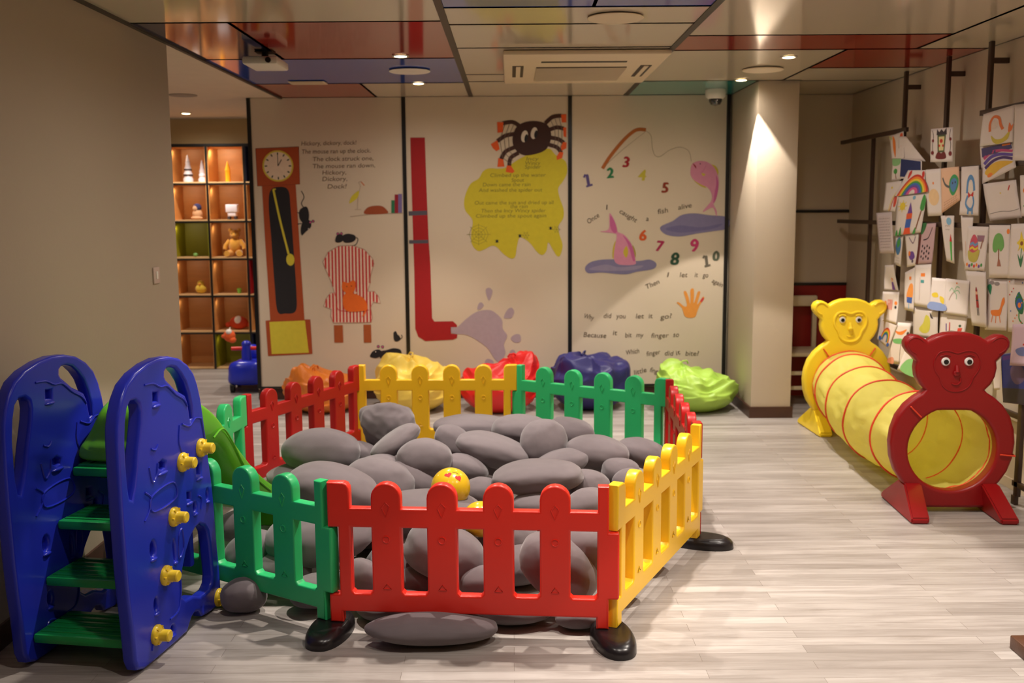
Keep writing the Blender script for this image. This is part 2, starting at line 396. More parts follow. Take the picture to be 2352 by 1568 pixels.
t = thing('ceiling_vent', 'small rectangular vent in the blue ceiling tile near the mural', 'vent', (-1.45, 7.33, CH))
b = MB()
b.box(-.13, .13, -.08, .08, -.009, -.0055, AC, .003); b.build('frame', t)
b = MB()
for i in range(6): b.box(-.115, .115, -.066+i*.023, -.056+i*.023, -.013, -.0095, AC)
b.build('slats', t)
t = thing('dome_camera', 'white dome security camera with a dark glass bulb under the teal tile', 'camera', (1.6, 7.95, CH))
b = MB(); b.lathe([(.078, -.0015), (.08, -.03), (.074, -.06), (.055, -.075)], M_WHITE, 30); b.build('housing', t)
b = MB(); b.lathe([(.052, -.072), (.05, -.095), (.036, -.118), (.001, -.128)], mat('smoked_dome', (40, 40, 44), .08, coat=1), 26); b.build('dome', t)
t = thing('ceiling_projector', 'white boxy projector hanging from the red ceiling tile on a dark bracket', 'projector', (-1.42, 5.95, CH))
b = MB(); b.box(-.1, .1, -.14, .16, -.09, -.045, M_WHITE, .012); b.build('body', t)
b = MB(); b.tube([(0, 0, -.0025), (0, 0, -.046)], .02, M_DARK, 10); b.box(-.05, .05, -.05, .05, -.008, -.0025, M_DARK); b.build('bracket', t)
b = MB(); b.tube([(.05, -.139, -.068), (.05, -.152, -.068)], .016, M_DARK, 12); b.build('lens', t)

# ================================================================== SHELF UNIT (lit cubes)
CW, RH = .372, 2.235/6; SX0 = -4.126; DEP = .36
WOOD = mat('warm_oak_veneer', (204, 142, 80), .45, bump=.08, var=.12, vscale=5, stretch=(1, 1, 6)); OLIVE = mat('olive_back', (140, 136, 18), .5); REDB = mat('red_back', (150, 10, 18), .5)
M_EDGE = mat('shelf_light_edge', (214, 172, 120), .4); BLU = mat('blue_back', (24, 30, 60), .5)
t = thing('cube_shelf', 'tall oak cube shelf with black frame and coloured backs down the corridor', 'shelf', (0, YS, 0))
b = MB(); NC = 6
for i in range(NC+1): b.box(SX0+i*CW-.011, SX0+i*CW+.011, -.003, DEP, 0, 2.24, W_BLACK)
for j in range(7): b.box(SX0, SX0+NC*CW, -.002, .02, max(0, j*RH-.013), j*RH+.004, W_BLACK)
b.box(SX0, SX0+NC*CW, -.004, DEP, 2.225, 2.25, W_BLACK)
b.build('frame', t)
b = MB()
for j in range(6): b.box(SX0+.012, SX0+NC*CW-.012, -.0005, DEP, j*RH+.0045, j*RH+.0165, M_EDGE)
b.build('boards', t)
cols = {(2, 3): OLIVE, (3, 0): OLIVE, (4, 2): REDB, (4, 5): BLU, (4, 0): BLU}
for i in range(NC):
    for j in range(6):
        b = MB(); m = cols.get((i, j), WOOD); x0 = SX0+i*CW+.0115; x1 = x0+CW-.023; z0 = j*RH+.017; z1 = (j+1)*RH-.014
        b.box(x0, x1, DEP-.012, DEP, z0, z1, m); b.box(x0, x0+.006, .001, DEP-.012, z0, z1, m); b.box(x1-.006, x1, .001, DEP-.012, z0, z1, m); b.box(x0+.006, x1-.006, .021, DEP-.012, z1-.004, z1, m)
        b.build('cubby', t)
# small shelf lamps of the two brightest cubbies
for (i, j, p) in ((3, 5, 2.2), (2, 5, .9), (3, 4, .9), (2, 4, .9), (3, 3, .6), (2, 3, .6), (3, 2, .45), (2, 2, .45), (3, 1, .35), (2, 1, .35), (3, 0, .2), (2, 0, .2)):
    l = bpy.data.lights.new('shelf_led', 'SPOT'); l.energy = p*1.35; l.color = (1, .8, .55); l.shadow_soft_size = .015; l.spot_size = radians(150); l.spot_blend = .5
    o = bpy.data.objects.new('shelf_led', l); C.objects.link(o); o.location = (SX0+i*CW+.05, YS+.04, (j+1)*RH-.04)
    o.rotation_euler = Vector((-.25, -.55, .8)).to_track_quat('Z', 'Y').to_euler()
def cell(i, j, dx=0, dy=.12): return (SX0+(i+.5)*CW+dx, YS+dy, j*RH+.0167)
GL = mat('snowy_white_resin', (214, 206, 212), .5); GD = mat('dark_resin', (52, 44, 50), .5)
for k, (dx, s_, lb) in enumerate(((-.035, 1.0, 'tall black and white cone statuette on the top left cubby'), (.105, .8, 'smaller white cone statuette beside the tall one in the top cubby'))):
    t = thing('cone_statuette', lb, 'ornament', cell(2, 5, dx), 0, 'cone statuettes on the shelf')
    b = MB(); b.lathe([(.048*s_, 0), (.05*s_, .03*s_), (.035*s_, .06*s_), (.044*s_, .08*s_), (.03*s_, .115*s_), (.036*s_, .13*s_), (.02*s_, .18*s_), (.024*s_, .19*s_), (.004, .27*s_)], GL, 18); b.build('cone', t)
    if k == 0:
        b = MB()
        for z, r in ((.07, .043), (.125, .035), (.2, .018)): b.lathe([(r, z-.008), (r+.004, z), (r, z+.008)], GD, 18)
        b.build('bands', t)
t = thing('pencil_figurine', 'glowing orange pencil-shaped ornament in the brightest top cubby', 'ornament', cell(3, 5, -.01))
b = MB(); OR_ = mat('amber_wax', (250, 170, 30), .4); b.lathe([(.026, 0), (.026, .11)], OR_, 8); b.build('body', t)
b = MB(); b.lathe([(.03, .111), (.016, .16), (.003, .205)], OR_, 8); b.build('tip', t)
t = thing('hooded_doll', 'seated doll in a dark blue hood on the second row', 'doll', cell(2, 4, .04))
b = MB(); b.ball((0, 0, .055), (.05, .045, .055), mat('doll_beige', (196, 150, 110), .8)); b.ball((0, -.03, .018), (.06, .03, .018), MATS['doll_beige']); b.build('body', t)
b = MB(); b.ball((0, 0, .12), (.042, .04, .042), mat('navy_felt', (44, 44, 84), .9)); b.build('hood', t)
b = MB(); b.ball((-.012, -.028, .112), (.026, .018, .028), MATS['doll_beige']); b.build('face', t)
t = thing('ceramic_mug', 'white square-topped ceramic pot with dark feet in the second row', 'pot', cell(3, 4, .02))
b = MB(); b.box(-.06, .06, -.045, .045, .07, .15, GL, .012); b.box(-.042, .042, -.035, .035, .03, .071, GL, .01); b.build('body', t)
b = MB(); b.box(-.045, -.02, -.03, .03, 0, .032, GD, .004); b.box(.02, .045, -.03, .03, 0, .032, GD, .004); b.build('feet', t)
t = thing('green_trinket', 'tiny green trinket in the olive cubby', 'ornament', cell(2, 3, .0))
b = MB(); b.ball((0, 0, .02), (.024, .02, .02), mat('soft_green', (110, 160, 80), .6)); b.build('body', t)
TB = mat('golden_plush', (214, 150, 48), .9, bump=.5, bscale=120, sheen=.5)
t = thing('teddy_bear', 'golden teddy bear sitting in the third-row cubby', 'soft toy', cell(3, 3, .04, .1))
b = MB(); b.ball((0, 0, .11), (.068, .055, .085), TB); b.build('body', t)
h = MB(); h.ball((0, -.005, .225), (.052, .048, .047), TB); h.ball((0, -.045, .212), (.022, .02, .018), TB); hd = h.build('head', t)
for s in (-1, 1):
    b = MB(); b.ball((s*.043, 0, .265), (.02, .012, .02), TB, sub=2); b.build('ear', hd)
    b = MB(); b.ball((s*.018, -.05, .232), .006, M_PUPIL, sub=1); b.build('eye', hd)
    b = MB(); b.tube([(s*.05, -.01, .16), (s*.09, -.02, .11), (s*.098, -.03, .075)], [.026, .024, .022], TB, 10); b.build('arm', t)
    b = MB(); b.tube([(s*.04, -.02, .04), (s*.06, -.08, .032), (s*.063, -.1, .034)], [.034, .032, .03], TB, 12); b.build('leg', t)
CK = mat('chick_yellow', (226, 190, 60), .85, sheen=.4)
t = thing('plush_chick', 'round yellow chick toy in the fourth row', 'soft toy', cell(2, 2, .04))
b = MB(); b.ball((0, 0, .05), (.058, .05, .05), CK); b.build('body', t)
b = MB(); b.ball((0, -.005, .1), (.036, .034, .034), CK); b.build('head', t)
b = MB(); b.ball((0, -.042, .096), (.009, .014, .007), mat('beak_orange', (230, 110, 30), .5), sub=2); b.build('beak', t)
t = thing('green_cup', 'little green cup in the fourth-row cubby', 'cup', cell(3, 2, .055))
b = MB(); b.lathe([(.016, 0), (.024, .05), (.022, .05), (.014, .006)], mat('leaf_green', (120, 190, 70), .5), 18); b.build('body', t)
FO = mat('clown_orange', (244, 96, 26), .7, sheen=.3); FW = mat('plush_white', (240, 232, 222), .8)
t = thing('plush_fish', 'red-orange plush fish with a white stripe lying in the fifth row', 'soft toy', cell(3, 1, .03, .14))
b = MB(); b.ball((0, 0, .07), (.095, .05, .068), mat('dusk_red_plush', (196, 60, 24), .8)); b.build('body', t)
b = MB(); b.ball((.0, -.004, .09), (.05, .052, .05), FW); b.build('stripe', t)
for s in (-1, 1):
    b = MB(); b.ball((s*.105, 0, .05), (.035, .018, .028), MATS['dusk_red_plush'], sub=2); b.build('fin', t)
t = thing('plush_keyring', 'bright orange and white plush fish hanging at the shelf edge', 'soft toy', (SX0+3.5*CW-.01, YS-.075, .29))
b = MB(); b.ball((0, 0, .06), (.06, .04, .062), FO); b.ball((.03, -.01, .02), (.04, .03, .034), FO, sub=2); b.build('body', t)
b = MB(); b.ball((.0, -.012, .1), (.034, .034, .03), FW, sub=2); b.build('stripe', t)
b = MB(); b.ball((-.062, 0, .055), (.022, .014, .02), FO, sub=2); b.build('fin', t)
b = MB(); b.tube([(0, 0, .12), (0, .03, .14), (0, .07, .11)], .004, FW, 6); b.build('loop', t)

# ride-on toys
def ride_on(x, y, rz, label):
    t = thing('ride_on_toy', label, 'ride-on toy', (x, y, 0), rz, 'blue ride-on toys')
    b = MB()
    bm = bmesh.new(); bmesh.ops.create_icosphere(bm, subdivisions=4, radius=1)
    for v in bm.verts:
        p = v.co; q = Vector([math.copysign(abs(a)**.6, a) for a in p])
        z = .18+q.z*.11; wd = .15*(1+.25*(p.z < 0)*(-p.z))
        v.co = Vector((q.x*wd*1.12, q.y*.27, z-.015+.05*max(0, -q.y)*max(0, q.z)-.03*(1-abs(q.y))*max(0, q.z)))
    b.bm(bm, P_BLUE); b.ball((0, .2, .3), (.1, .07, .08), P_BLUE); b.build('body', t)
    b = MB(); b.tube([(0, -.12, .24), (0, -.13, .34), (0, -.12, .42)], [.05, .04, .038], P_BLUE, 14); b.ball((0, -.12, .425), (.042, .042, .03), P_BLUE); b.build('steering_column', t)
    for s in (-1, 1):
        b = MB(); b.tube([(s*.035, -.12, .385), (s*.13, -.12, .385)], .017, P_RED, 12); b.build('handlebar', t)
    for sx in (-1, 1):
        for sy in (-1, 1):
            b = MB(); b.lathe([(.04, -.02), (.05, -.015), (.05, .015), (.04, .02)], P_BLACK, 22, Matrix.Translation((sx*.125, sy*.16, .0505)) @ Matrix.Rotation(pi/2, 4, 'Y')); b.build('wheel', t)
    return t
ride_on(-2.36, 8.85, .1, 'nearer blue ride-on toy with red handlebars beside the mural wall')
ride_on(-2.22, 9.45, .0, 'blue ride-on toy parked behind, touching the shelf side')

# ================================================================== MURAL PANELS
def wpt(px, py): return on_y(px, py, YB)
def W(px, py): return wpt(px, py)
def wplace(u, v, h): return (u, YB-h-.002, v)
BX = [-2.135, -.872, .487, 1.795]
panels = []
nm = ['white mural board painted with a grandfather clock, mice and a striped armchair', 'white mural board painted with a red drainpipe, a spider and a yellow rhyme cloud', 'white mural board painted with pink fish, numbers and an orange hand']
for i in range(3):
    t = thing('mural_board', nm[i], 'mural', (0, 0, 0), 0, 'mural boards on the back wall')
    b = MB(); b.box(BX[i]+.016, BX[i+1]-.016, YB, YB+.028, .115, CH-.003, W_PANEL); b.build('board', t); panels.append(t)
def crop(ox, oy, s): return lambda L: [W(ox+a/s, oy+b_/s) for a, b_ in L]
INK = (84, 72, 64)
b = MB()
for x in (BX[0], BX[1], BX[2], BX[3]-.012): b.box(x-.016, x+.016, YB-.008, YB+.029, .1, CH-.001, W_BLACK)
b.box(BX[0], BX[3], YB-.006, YB+.029, .1, .115, W_BLACK)
structure(b.build('trim_3'))
# board 1 (survey frame: crop origin 570,220 at 2.451x)
K = crop(570, 220, 2.451); k1 = lambda a, c: K([(a, c)])[0]; PX = 8.5/FOC
OCH = (170, 72, 26); YL = (216, 202, 58); BKP = (26, 24, 30)
a = Art(wplace)
a.poly(K([(42, 297), (285, 287), (291, 497), (268, 500), (300, 1000), (317, 1258), (350, 1258), (362, 1452), (112, 1464), (98, 1265), (125, 1262), (95, 800), (78, 508), (53, 508)]), OCH)
a.line(K([(42, 297), (285, 287), (291, 497), (53, 508)]), 2.2*PX/2, (120, 48, 20), False, True)
a.blob(K([(170, 512), (225, 530), (240, 640), (255, 850), (272, 1100), (268, 1210), (210, 1225), (165, 1210), (148, 1050), (130, 800), (116, 620), (125, 535)]), BKP)
c0 = k1(168, 395); R = 83/2.451*PX*.98
a.ell(c0, R*1.03, R*1.03, (214, 196, 70), n=36); a.ell(c0, R*.92, R*.92, (236, 214, 190), n=36)
for k in range(12):
    q = 2*pi*k/12; a.ell((c0[0]+sin(q)*R*.8, c0[1]+cos(q)*R*.8), R*.05, R*.1, (50, 60, 46), rot=-q, n=8)
a.line([c0, (c0[0], c0[1]+R*.7)], .006, INK, False); a.line([c0, (c0[0]+R*.25, c0[1]+R*.42)], .008, INK, False)
a.poly(K([(120, 1272), (320, 1264), (342, 1445), (133, 1453)]), YL)
a.line(K([(142, 527), (180, 700), (228, 890)]), 14/2.451*PX*.8, YL); a.ell(k1(238, 922), .034, .05, YL); a.line(K([(140, 527), (156, 525)]), .01, YL, False)
a.build('painted_clock', panels[0])
def mouse(name, body, head, ears, tail, eye=None, feet=()):
    a = Art(wplace); a.blob(K(body), BKP); a.blob(K(head), BKP)
    for e in ears: a.ell(k1(*e), .012, .012, BKP); a.ell(k1(*e), .007, .007, (214, 90, 150))
    a.line(K(tail), .006, BKP)
    for f in feet: a.line(K(f), .007, BKP, False)
    if eye: a.ell(k1(*eye), .004, .005, (230, 220, 210))
    a.build(name, panels[0])
mouse('painted_mouse', [(305, 630), (330, 625), (343, 660), (338, 710), (310, 715), (290, 690), (288, 650)], [(310, 705), (345, 700), (355, 735), (325, 765), (302, 785), (296, 750)], [(350, 712), (366, 706)], [(315, 630), (300, 605), (315, 570), (300, 535)], (340, 748), [[(292, 660), (276, 657)], [(300, 718), (278, 722)]])
mouse('painted_mouse', [(530, 790), (560, 776), (600, 785), (605, 808), (580, 825), (540, 824)], [(492, 800), (505, 780), (530, 782), (538, 810), (515, 826), (492, 822)], [(505, 776), (525, 775)], [(600, 795), (618, 805), (608, 835), (585, 845)])
mouse('painted_mouse', [(740, 1440), (780, 1430), (820, 1420), (858, 1430), (862, 1465), (830, 1480), (770, 1485), (740, 1470)], [(686, 1462), (705, 1435), (740, 1428), (755, 1455), (725, 1475), (695, 1472)], [(733, 1410), (757, 1412)], [(860, 1465), (870, 1480), (865, 1490)], (718, 1440), [[(770, 1478), (768, 1495)]])
mouse('painted_mouse', [(820, 1340), (845, 1345), (858, 1368), (840, 1382), (822, 1375)], [(820, 1330), (832, 1325), (840, 1345), (828, 1352), (818, 1345)], [], [(855, 1370), (868, 1358), (862, 1345)])
a = Art(wplace)
ch = K([(420, 935), (450, 880), (510, 845), (590, 842), (655, 865), (700, 915), (708, 945), (690, 1010), (685, 1060), (672, 1100), (710, 1100), (735, 1130), (745, 1168), (705, 1160), (690, 1190), (700, 1250), (690, 1275), (480, 1278), (465, 1240), (468, 1200), (425, 1185), (440, 1140), (462, 1110), (485, 1105), (470, 1050), (440, 985)])
a.poly(ch, (234, 208, 190))
SR = (196, 44, 44)
def inside(p, poly):
    r = False; j = len(poly)-1
    for i in range(len(poly)):
        if (poly[i][1] > p[1]) != (poly[j][1] > p[1]) and p[0] < (poly[j][0]-poly[i][0])*(p[1]-poly[i][1])/(poly[j][1]-poly[i][1])+poly[i][0]: r = not r
        j = i
    return r
x = 430
while x < 740:
    run = None; y = 842; yy = []
    for k in range(110):
        yv = 842+k*4; p = K([(x+4+(yv-842)*.02, yv)])[0]
        if inside(p, ch): yy.append(yv)
        elif yy:
            if len(yy) > 3: a.line(K([(x+4+(yy[0]-842)*.02, yy[0]), (x+4+(yy[-1]-842)*.02, yy[-1])]), .014, SR, False)
            yy = []
    x += 19
a.line(K([(485, 1105), (500, 1150), (510, 1205), (600, 1212), (680, 1205)]), .006, SR); a.line(ch, .005, (170, 130, 110), False, True)
a.rect(*k1(486, 1388), *k1(533, 1290), (168, 84, 34)); a.rect(*k1(652, 1388), *k1(692, 1287), (168, 84, 34))
a.build('painted_armchair', panels[0])
a = Art(wplace, h0=230); OG = (236, 110, 30)
a.blob(K([(535, 1130), (560, 1110), (620, 1120), (660, 1150), (672, 1200), (630, 1212), (560, 1212), (536, 1180)]), OG)
a.blob(K([(528, 1075), (535, 1045), (560, 1052), (590, 1038), (605, 1050), (600, 1095), (570, 1112), (540, 1100)]), OG); a.poly(K([(555, 1100), (590, 1100), (600, 1140), (555, 1140)]), OG)
a.line(K([(655, 1190), (660, 1215), (645, 1240)]), .012, OG); a.ell(k1(556, 1072), .005, .004, BKP, n=8); a.ell(k1(582, 1070), .005, .004, BKP, n=8); a.ell(k1(605, 1108), .012, .008, (240, 214, 190), n=10)
a.build('painted_cat', panels[0])
a = Art(wplace)
a.line(K([(575, 680), (700, 665), (870, 660)]), .004, (170, 150, 130), False); a.blob(K([(660, 665), (665, 635), (700, 620), (750, 620), (778, 640), (780, 662)]), (160, 74, 36))
for (u0, u1, v0, v1, c_) in ((806, 825, 588, 660, (40, 120, 80)), (825, 845, 555, 660, (150, 24, 44)), (845, 866, 552, 658, (120, 104, 160))): a.poly(K([(u0, v0), (u1, v0), (u1, v1), (u0, v1)]), c_)
a.build('painted_bookshelf', panels[0])
a = Art(wplace)
a.line(K([(615, 640), (620, 560), (632, 510), (622, 488), (638, 482)]), .006, (190, 172, 150)); a.line(K([(636, 484), (655, 505)]), .008, (220, 130, 90), False)
a.blob(K([(570, 605), (580, 570), (605, 545), (625, 535), (618, 570), (595, 592)]), YL); a.line(K([(600, 640), (635, 640)]), .005, (190, 172, 150), False)
a.build('painted_bird', panels[0])
a = Art(wplace); TXT = (128, 106, 88)
for s_, x0, y0, x1, y1 in (('Hickory, dickory, dock!', 300, 280, 610, 278), ('The mouse ran up the clock.', 303, 326, 690, 324), ('The clock struck one,', 365, 368, 705, 366), ('The mouse ran down,', 365, 408, 715, 405), ('Hickory,', 418, 444, 552, 442), ('Dickory,', 418, 480, 558, 478), ('Dock!', 447, 522, 555, 520)):
    a = Art(wplace); p = k1(x0, y0); q = k1(x1, y1); a.text(s_, p, .05, TXT, width=q[0]-p[0], rot=.01); a.build('lettering', panels[0])
# board 2 (origin 920,220 at 2.451x)
K = crop(920, 220, 2.451); k1 = lambda a_, c: K([(a_, c)])[0]
a = Art(wplace); PR = (168, 14, 22)
a.poly(K([(55, 235), (137, 235), (145, 480), (158, 800), (168, 950), (178, 1250), (190, 1270), (295, 1268), (318, 1290), (318, 1300), (283, 1302), (285, 1338), (320, 1342), (318, 1362), (295, 1372), (140, 1380), (100, 1355), (83, 1310), (78, 1000), (68, 700), (62, 500)]), PR)
a.line(K([(45, 662), (150, 658)]), .045*.8, (84, 80, 92), False); a.line(K([(48, 822), (156, 820)]), .036*.8, (84, 80, 92), False)
a.build('painted_drainpipe', panels[1])
a = Art(wplace); LV = (176, 158, 168)
a.blob(K([(285, 1302), (320, 1300), (370, 1255), (430, 1215), (500, 1205), (545, 1230), (572, 1265), (575, 1310), (600, 1350), (582, 1400), (590, 1450), (560, 1495), (530, 1480), (490, 1420), (430, 1375), (370, 1345), (290, 1335)]), LV)
for c_ in ([(480, 1090), (500, 1080), (518, 1100), (500, 1150), (485, 1125)], [(432, 1200), (440, 1170), (455, 1162), (468, 1180), (450, 1200)], [(582, 1245), (600, 1205), (625, 1192), (640, 1215), (625, 1248), (600, 1252)], [(620, 1365), (645, 1342), (672, 1345), (675, 1380), (645, 1388)], [(610, 1480), (615, 1440), (635, 1428), (648, 1450), (632, 1480)], [(475, 1495), (490, 1480), (520, 1490), (520, 1510), (485, 1515)]):
    a.blob(K(c_), LV)
a.build('painted_water_splash', panels[1])
a = Art(wplace)
a.blob(K([(660, 360), (720, 330), (790, 305), (840, 298), (870, 330), (905, 350), (932, 375), (938, 430), (915, 480), (888, 520), (895, 570), (918, 640), (915, 690), (888, 735), (895, 780), (912, 840), (900, 895), (882, 902), (860, 870), (832, 825), (822, 870), (800, 895), (770, 880), (730, 830), (690, 800), (668, 800), (655, 850), (645, 905), (620, 915), (580, 890), (540, 850), (510, 845), (470, 865), (435, 872), (402, 835), (398, 770), (405, 700), (365, 645), (358, 590), (375, 530), (400, 490), (440, 465), (465, 425), (500, 408), (560, 410), (600, 400)]), (206, 190, 40))
a.build('painted_cloud', panels[1])
a = Art(wplace, h0=10); TY = (120, 112, 40)
for s_, x0, x1, y in (('Incy', 708, 778, 364), ('Wincy', 702, 788, 388), ('Spider', 700, 790, 410), ('Climbed up the water', 505, 818, 457), ('Spout', 625, 695, 484), ('Down came the rain', 463, 732, 510), ('And washed the spider out', 440, 798, 541), ('Out came the sun and dried up all', 418, 862, 612), ('the rain', 618, 716, 632), ('Then the Incy Wincy spider', 455, 818, 657), ('Climbed up the spout again', 425, 820, 686)):
    a = Art(wplace, h0=10); p = k1(x0, y); q = k1(x1, y); a.text(s_, p, .043, TY, width=q[0]-p[0]); a.build('lettering', panels[1])
a = Art(wplace, h0=20); BRN = (66, 34, 26); SH = (232, 92, 30)
legs = [([(670, 170), (630, 148), (575, 155)], [(543, 148), (580, 148), (575, 205), (546, 208)]), ([(640, 215), (590, 225), (545, 255)], [(508, 272), (545, 250), (558, 300), (540, 312), (520, 295)]), ([(640, 290), (590, 315), (565, 360)], [(550, 350), (578, 358), (585, 398), (545, 400), (548, 378)]), ([(665, 320), (620, 350), (612, 395)], [(598, 392), (622, 393), (642, 425), (630, 435), (592, 428)]),
        ([(815, 155), (855, 120), (905, 112)], [(903, 105), (933, 103), (933, 150), (908, 150)]), ([(840, 190), (880, 178), (920, 185)], [(915, 178), (933, 178), (933, 235), (918, 228)]), ([(845, 235), (890, 245), (920, 265)], [(915, 260), (935, 262), (933, 295), (905, 310), (903, 285)]), ([(835, 275), (880, 290), (905, 320)], [(895, 315), (917, 318), (910, 350), (880, 362), (878, 342)])]
for i in range(8):
    L = legs[i][0]
    a.line(K(L), .052*.62, BRN)
for i, j in ((0, 1), (1, 2), (2, 3), (4, 5), (5, 6), (6, 7)):
    for f in (.35, .6, .85):
        p = [legs[i][0][0][q]*(1-f)+legs[i][0][2][q]*f for q in (0, 1)]; r_ = [legs[j][0][0][q]*(1-f)+legs[j][0][2][q]*f for q in (0, 1)]
        a.line(K([p, r_]), .004, (110, 90, 78), False)
for L, S in legs: a.poly(K(S), SH)
a.blob(K([(632, 230), (650, 180), (695, 150), (760, 142), (820, 158), (845, 200), (845, 250), (820, 300), (770, 325), (700, 335), (655, 312), (634, 275)]), (58, 28, 22))
for c_, pp in (((698, 228), (707, 238)), ((752, 210), (762, 216))): a.ell(k1(*c_), .03*.9, .048, (226, 214, 200), rot=-.2); a.ell(k1(*pp), .014, .032, BKP, rot=-.2)
a.build('painted_spider', panels[1])
a = Art(wplace, h0=6)
for q in range(8): c_ = k1(440, 780); a.line([c_, (c_[0]+cos(q*pi/4)*.1, c_[1]+sin(q*pi/4)*.09)], .003, (140, 130, 46), False)
for r_ in (.03, .055, .08): a.line([(c_[0]+cos(q*pi/4)*r_, c_[1]+sin(q*pi/4)*r_) for q in range(8)], .003, (140, 130, 46), False, True)
a.build('painted_cobweb', panels[1])
for p in ((543, 818), (672, 788), (845, 745)):
    a = Art(wplace, h0=12); a.ell(k1(*p), .01, .014, BKP, n=10)
    for q in (.5, 2.6, 3.7, 5.7): a.line([k1(*p), (k1(*p)[0]+cos(q)*.02, k1(*p)[1]+sin(q)*.02)], .003, BKP, False)
    a.build('painted_small_spider', panels[1])
for w0 in ((705, 785), (878, 752)):
    a = Art(wplace, h0=6); c_ = k1(*w0)
    for q in range(6): a.line([c_, (c_[0]+cos(q*pi/3)*.035, c_[1]+sin(q*pi/3)*.035)], .0025, (140, 130, 46), False)
    a.line([(c_[0]+cos(q*pi/3)*.024, c_[1]+sin(q*pi/3)*.024) for q in range(6)], .0025, (140, 130, 46), False, True)
    a.build('painted_cobweb', panels[1])
# board 3 (origin 1300,240 at 2.45x)
K = crop(1300, 240, 2.45); k1 = lambda a_, c: K([(a_, c)])[0]
a = Art(wplace)
a.line(K([(205, 360), (250, 290), (320, 205), (375, 155), (410, 140), (450, 143)]), .028, (178, 98, 40)); a.line(K([(225, 340), (300, 270), (380, 205), (445, 155)]), .003, (160, 140, 110))
a.line(K([(450, 148), (478, 175), (485, 240), (500, 285), (530, 292), (580, 258), (640, 240), (690, 262), (705, 320)]), .0035, (150, 132, 104))
a.build('painted_fishing_rod', panels[2])
PK = (214, 140, 170); PK2 = (196, 96, 150); WB = (128, 122, 160)
def fish_piece(shape, fins, extra, name):
    a = Art(wplace)
    for f, c_ in fins: a.blob(K(f), c_)
    a.blob(K(shape), PK)
    for f, c_ in extra: a.blob(K(f), c_)
    return a
a = fish_piece([(700, 370), (710, 335), (745, 318), (790, 322), (830, 350), (855, 400), (860, 450), (850, 510), (830, 555), (848, 600), (845, 628), (825, 580), (770, 605), (790, 575), (815, 545), (820, 510), (800, 470), (760, 450), (720, 425), (702, 398)],
               [([(810, 338), (840, 345), (858, 375), (852, 400), (835, 370)], (204, 180, 70)), ([(712, 400), (722, 430), (760, 460), (790, 468), (760, 440), (730, 410)], (204, 180, 70))],
               [([(845, 400), (858, 450), (848, 520), (830, 555), (835, 500), (845, 450)], PK2), ([(762, 385), (785, 392), (772, 403)], (204, 180, 70)), ([(713, 330), (730, 345), (732, 360), (720, 345)], (150, 20, 30))], '')
a.ell(k1(755, 333), .005, .005, BKP, n=8); a.line(K([(785, 345), (778, 365), (760, 385)]), .003, PK2); a.build('painted_fish', panels[2])
a = fish_piece([(270, 870), (275, 800), (285, 740), (270, 725), (192, 714), (240, 700), (245, 612), (275, 660), (288, 712), (330, 735), (370, 790), (390, 870), (385, 900), (300, 900)],
               [([(262, 860), (265, 800), (282, 770), (285, 860)], (204, 180, 70)), ([(375, 790), (392, 830), (390, 860), (378, 850)], (170, 150, 60))],
               [([(250, 625), (275, 660), (288, 712), (270, 722), (250, 690)], PK2), ([(320, 735), (370, 790), (388, 870), (375, 875), (350, 790)], PK2), ([(322, 830), (340, 795), (350, 830), (338, 862)], (204, 180, 60))], '')
a.build('painted_fish', panels[2])
a = Art(wplace)
a.blob(K([(530, 690), (600, 655), (650, 622), (720, 612), (800, 622), (908, 635), (910, 695), (830, 712), (740, 725), (640, 742), (560, 730)]), WB); a.blob(K([(560, 700), (640, 680), (760, 690), (880, 670), (820, 700), (650, 720)]), (112, 106, 150)); a.build('painted_pond', panels[2])
a = Art(wplace)
a.blob(K([(108, 915), (150, 882), (250, 870), (400, 880), (470, 872), (508, 895), (490, 925), (400, 940), (330, 955), (200, 945), (125, 948)]), WB); a.blob(K([(130, 925), (220, 900), (300, 915), (430, 905), (380, 930), (220, 935)]), (150, 140, 170)); a.build('painted_pond', panels[2])
for d_, x, y, s_, c_, r_ in (('1', 125, 462, 70, (88, 74, 130), .3), ('2', 232, 415, 58, (36, 120, 74), .1), ('3', 320, 352, 60, (160, 30, 38), -.05), ('4', 408, 428, 62, (196, 182, 60), 0), ('5', 540, 496, 58, (142, 50, 26), 0), ('6', 415, 765, 62, (214, 90, 34), 0), ('7', 508, 823, 60, (168, 34, 84), -.1), ('8', 590, 902, 72, (36, 74, 52), 0), ('9', 708, 828, 72, (196, 54, 110), .12), ('1', 790, 912, 64, (100, 92, 78), .25), ('0', 830, 880, 56, (84, 92, 74), .1)):
    a = Art(wplace); p = k1(x, y); h_ = s_/2.45*PX*1.3
    for dx, dy in ((0, 0), (.006, 0), (0, .006), (-.006, 0)): a.text(d_, (p[0]+dx, p[1]+dy), h_, c_, rot=r_)
    if d_ == '1':
        for (u0, v0, u1, v1) in ((-.35, 0, .75, 0), (.1, 1.28, -.3, 1.0)):
            c2 = cos(r_); s2 = sin(r_); w_ = h_*.36; a.line([(p[0]+c2*u0*w_-s2*v0*h_*.55, p[1]+s2*u0*w_+c2*v0*h_*.55+.006), (p[0]+c2*u1*w_-s2*v1*h_*.55, p[1]+s2*u1*w_+c2*v1*h_*.55+.006)], .016, c_, False)
    a.build('painted_number', panels[2])
a = Art(wplace); HC = (230, 150, 62)
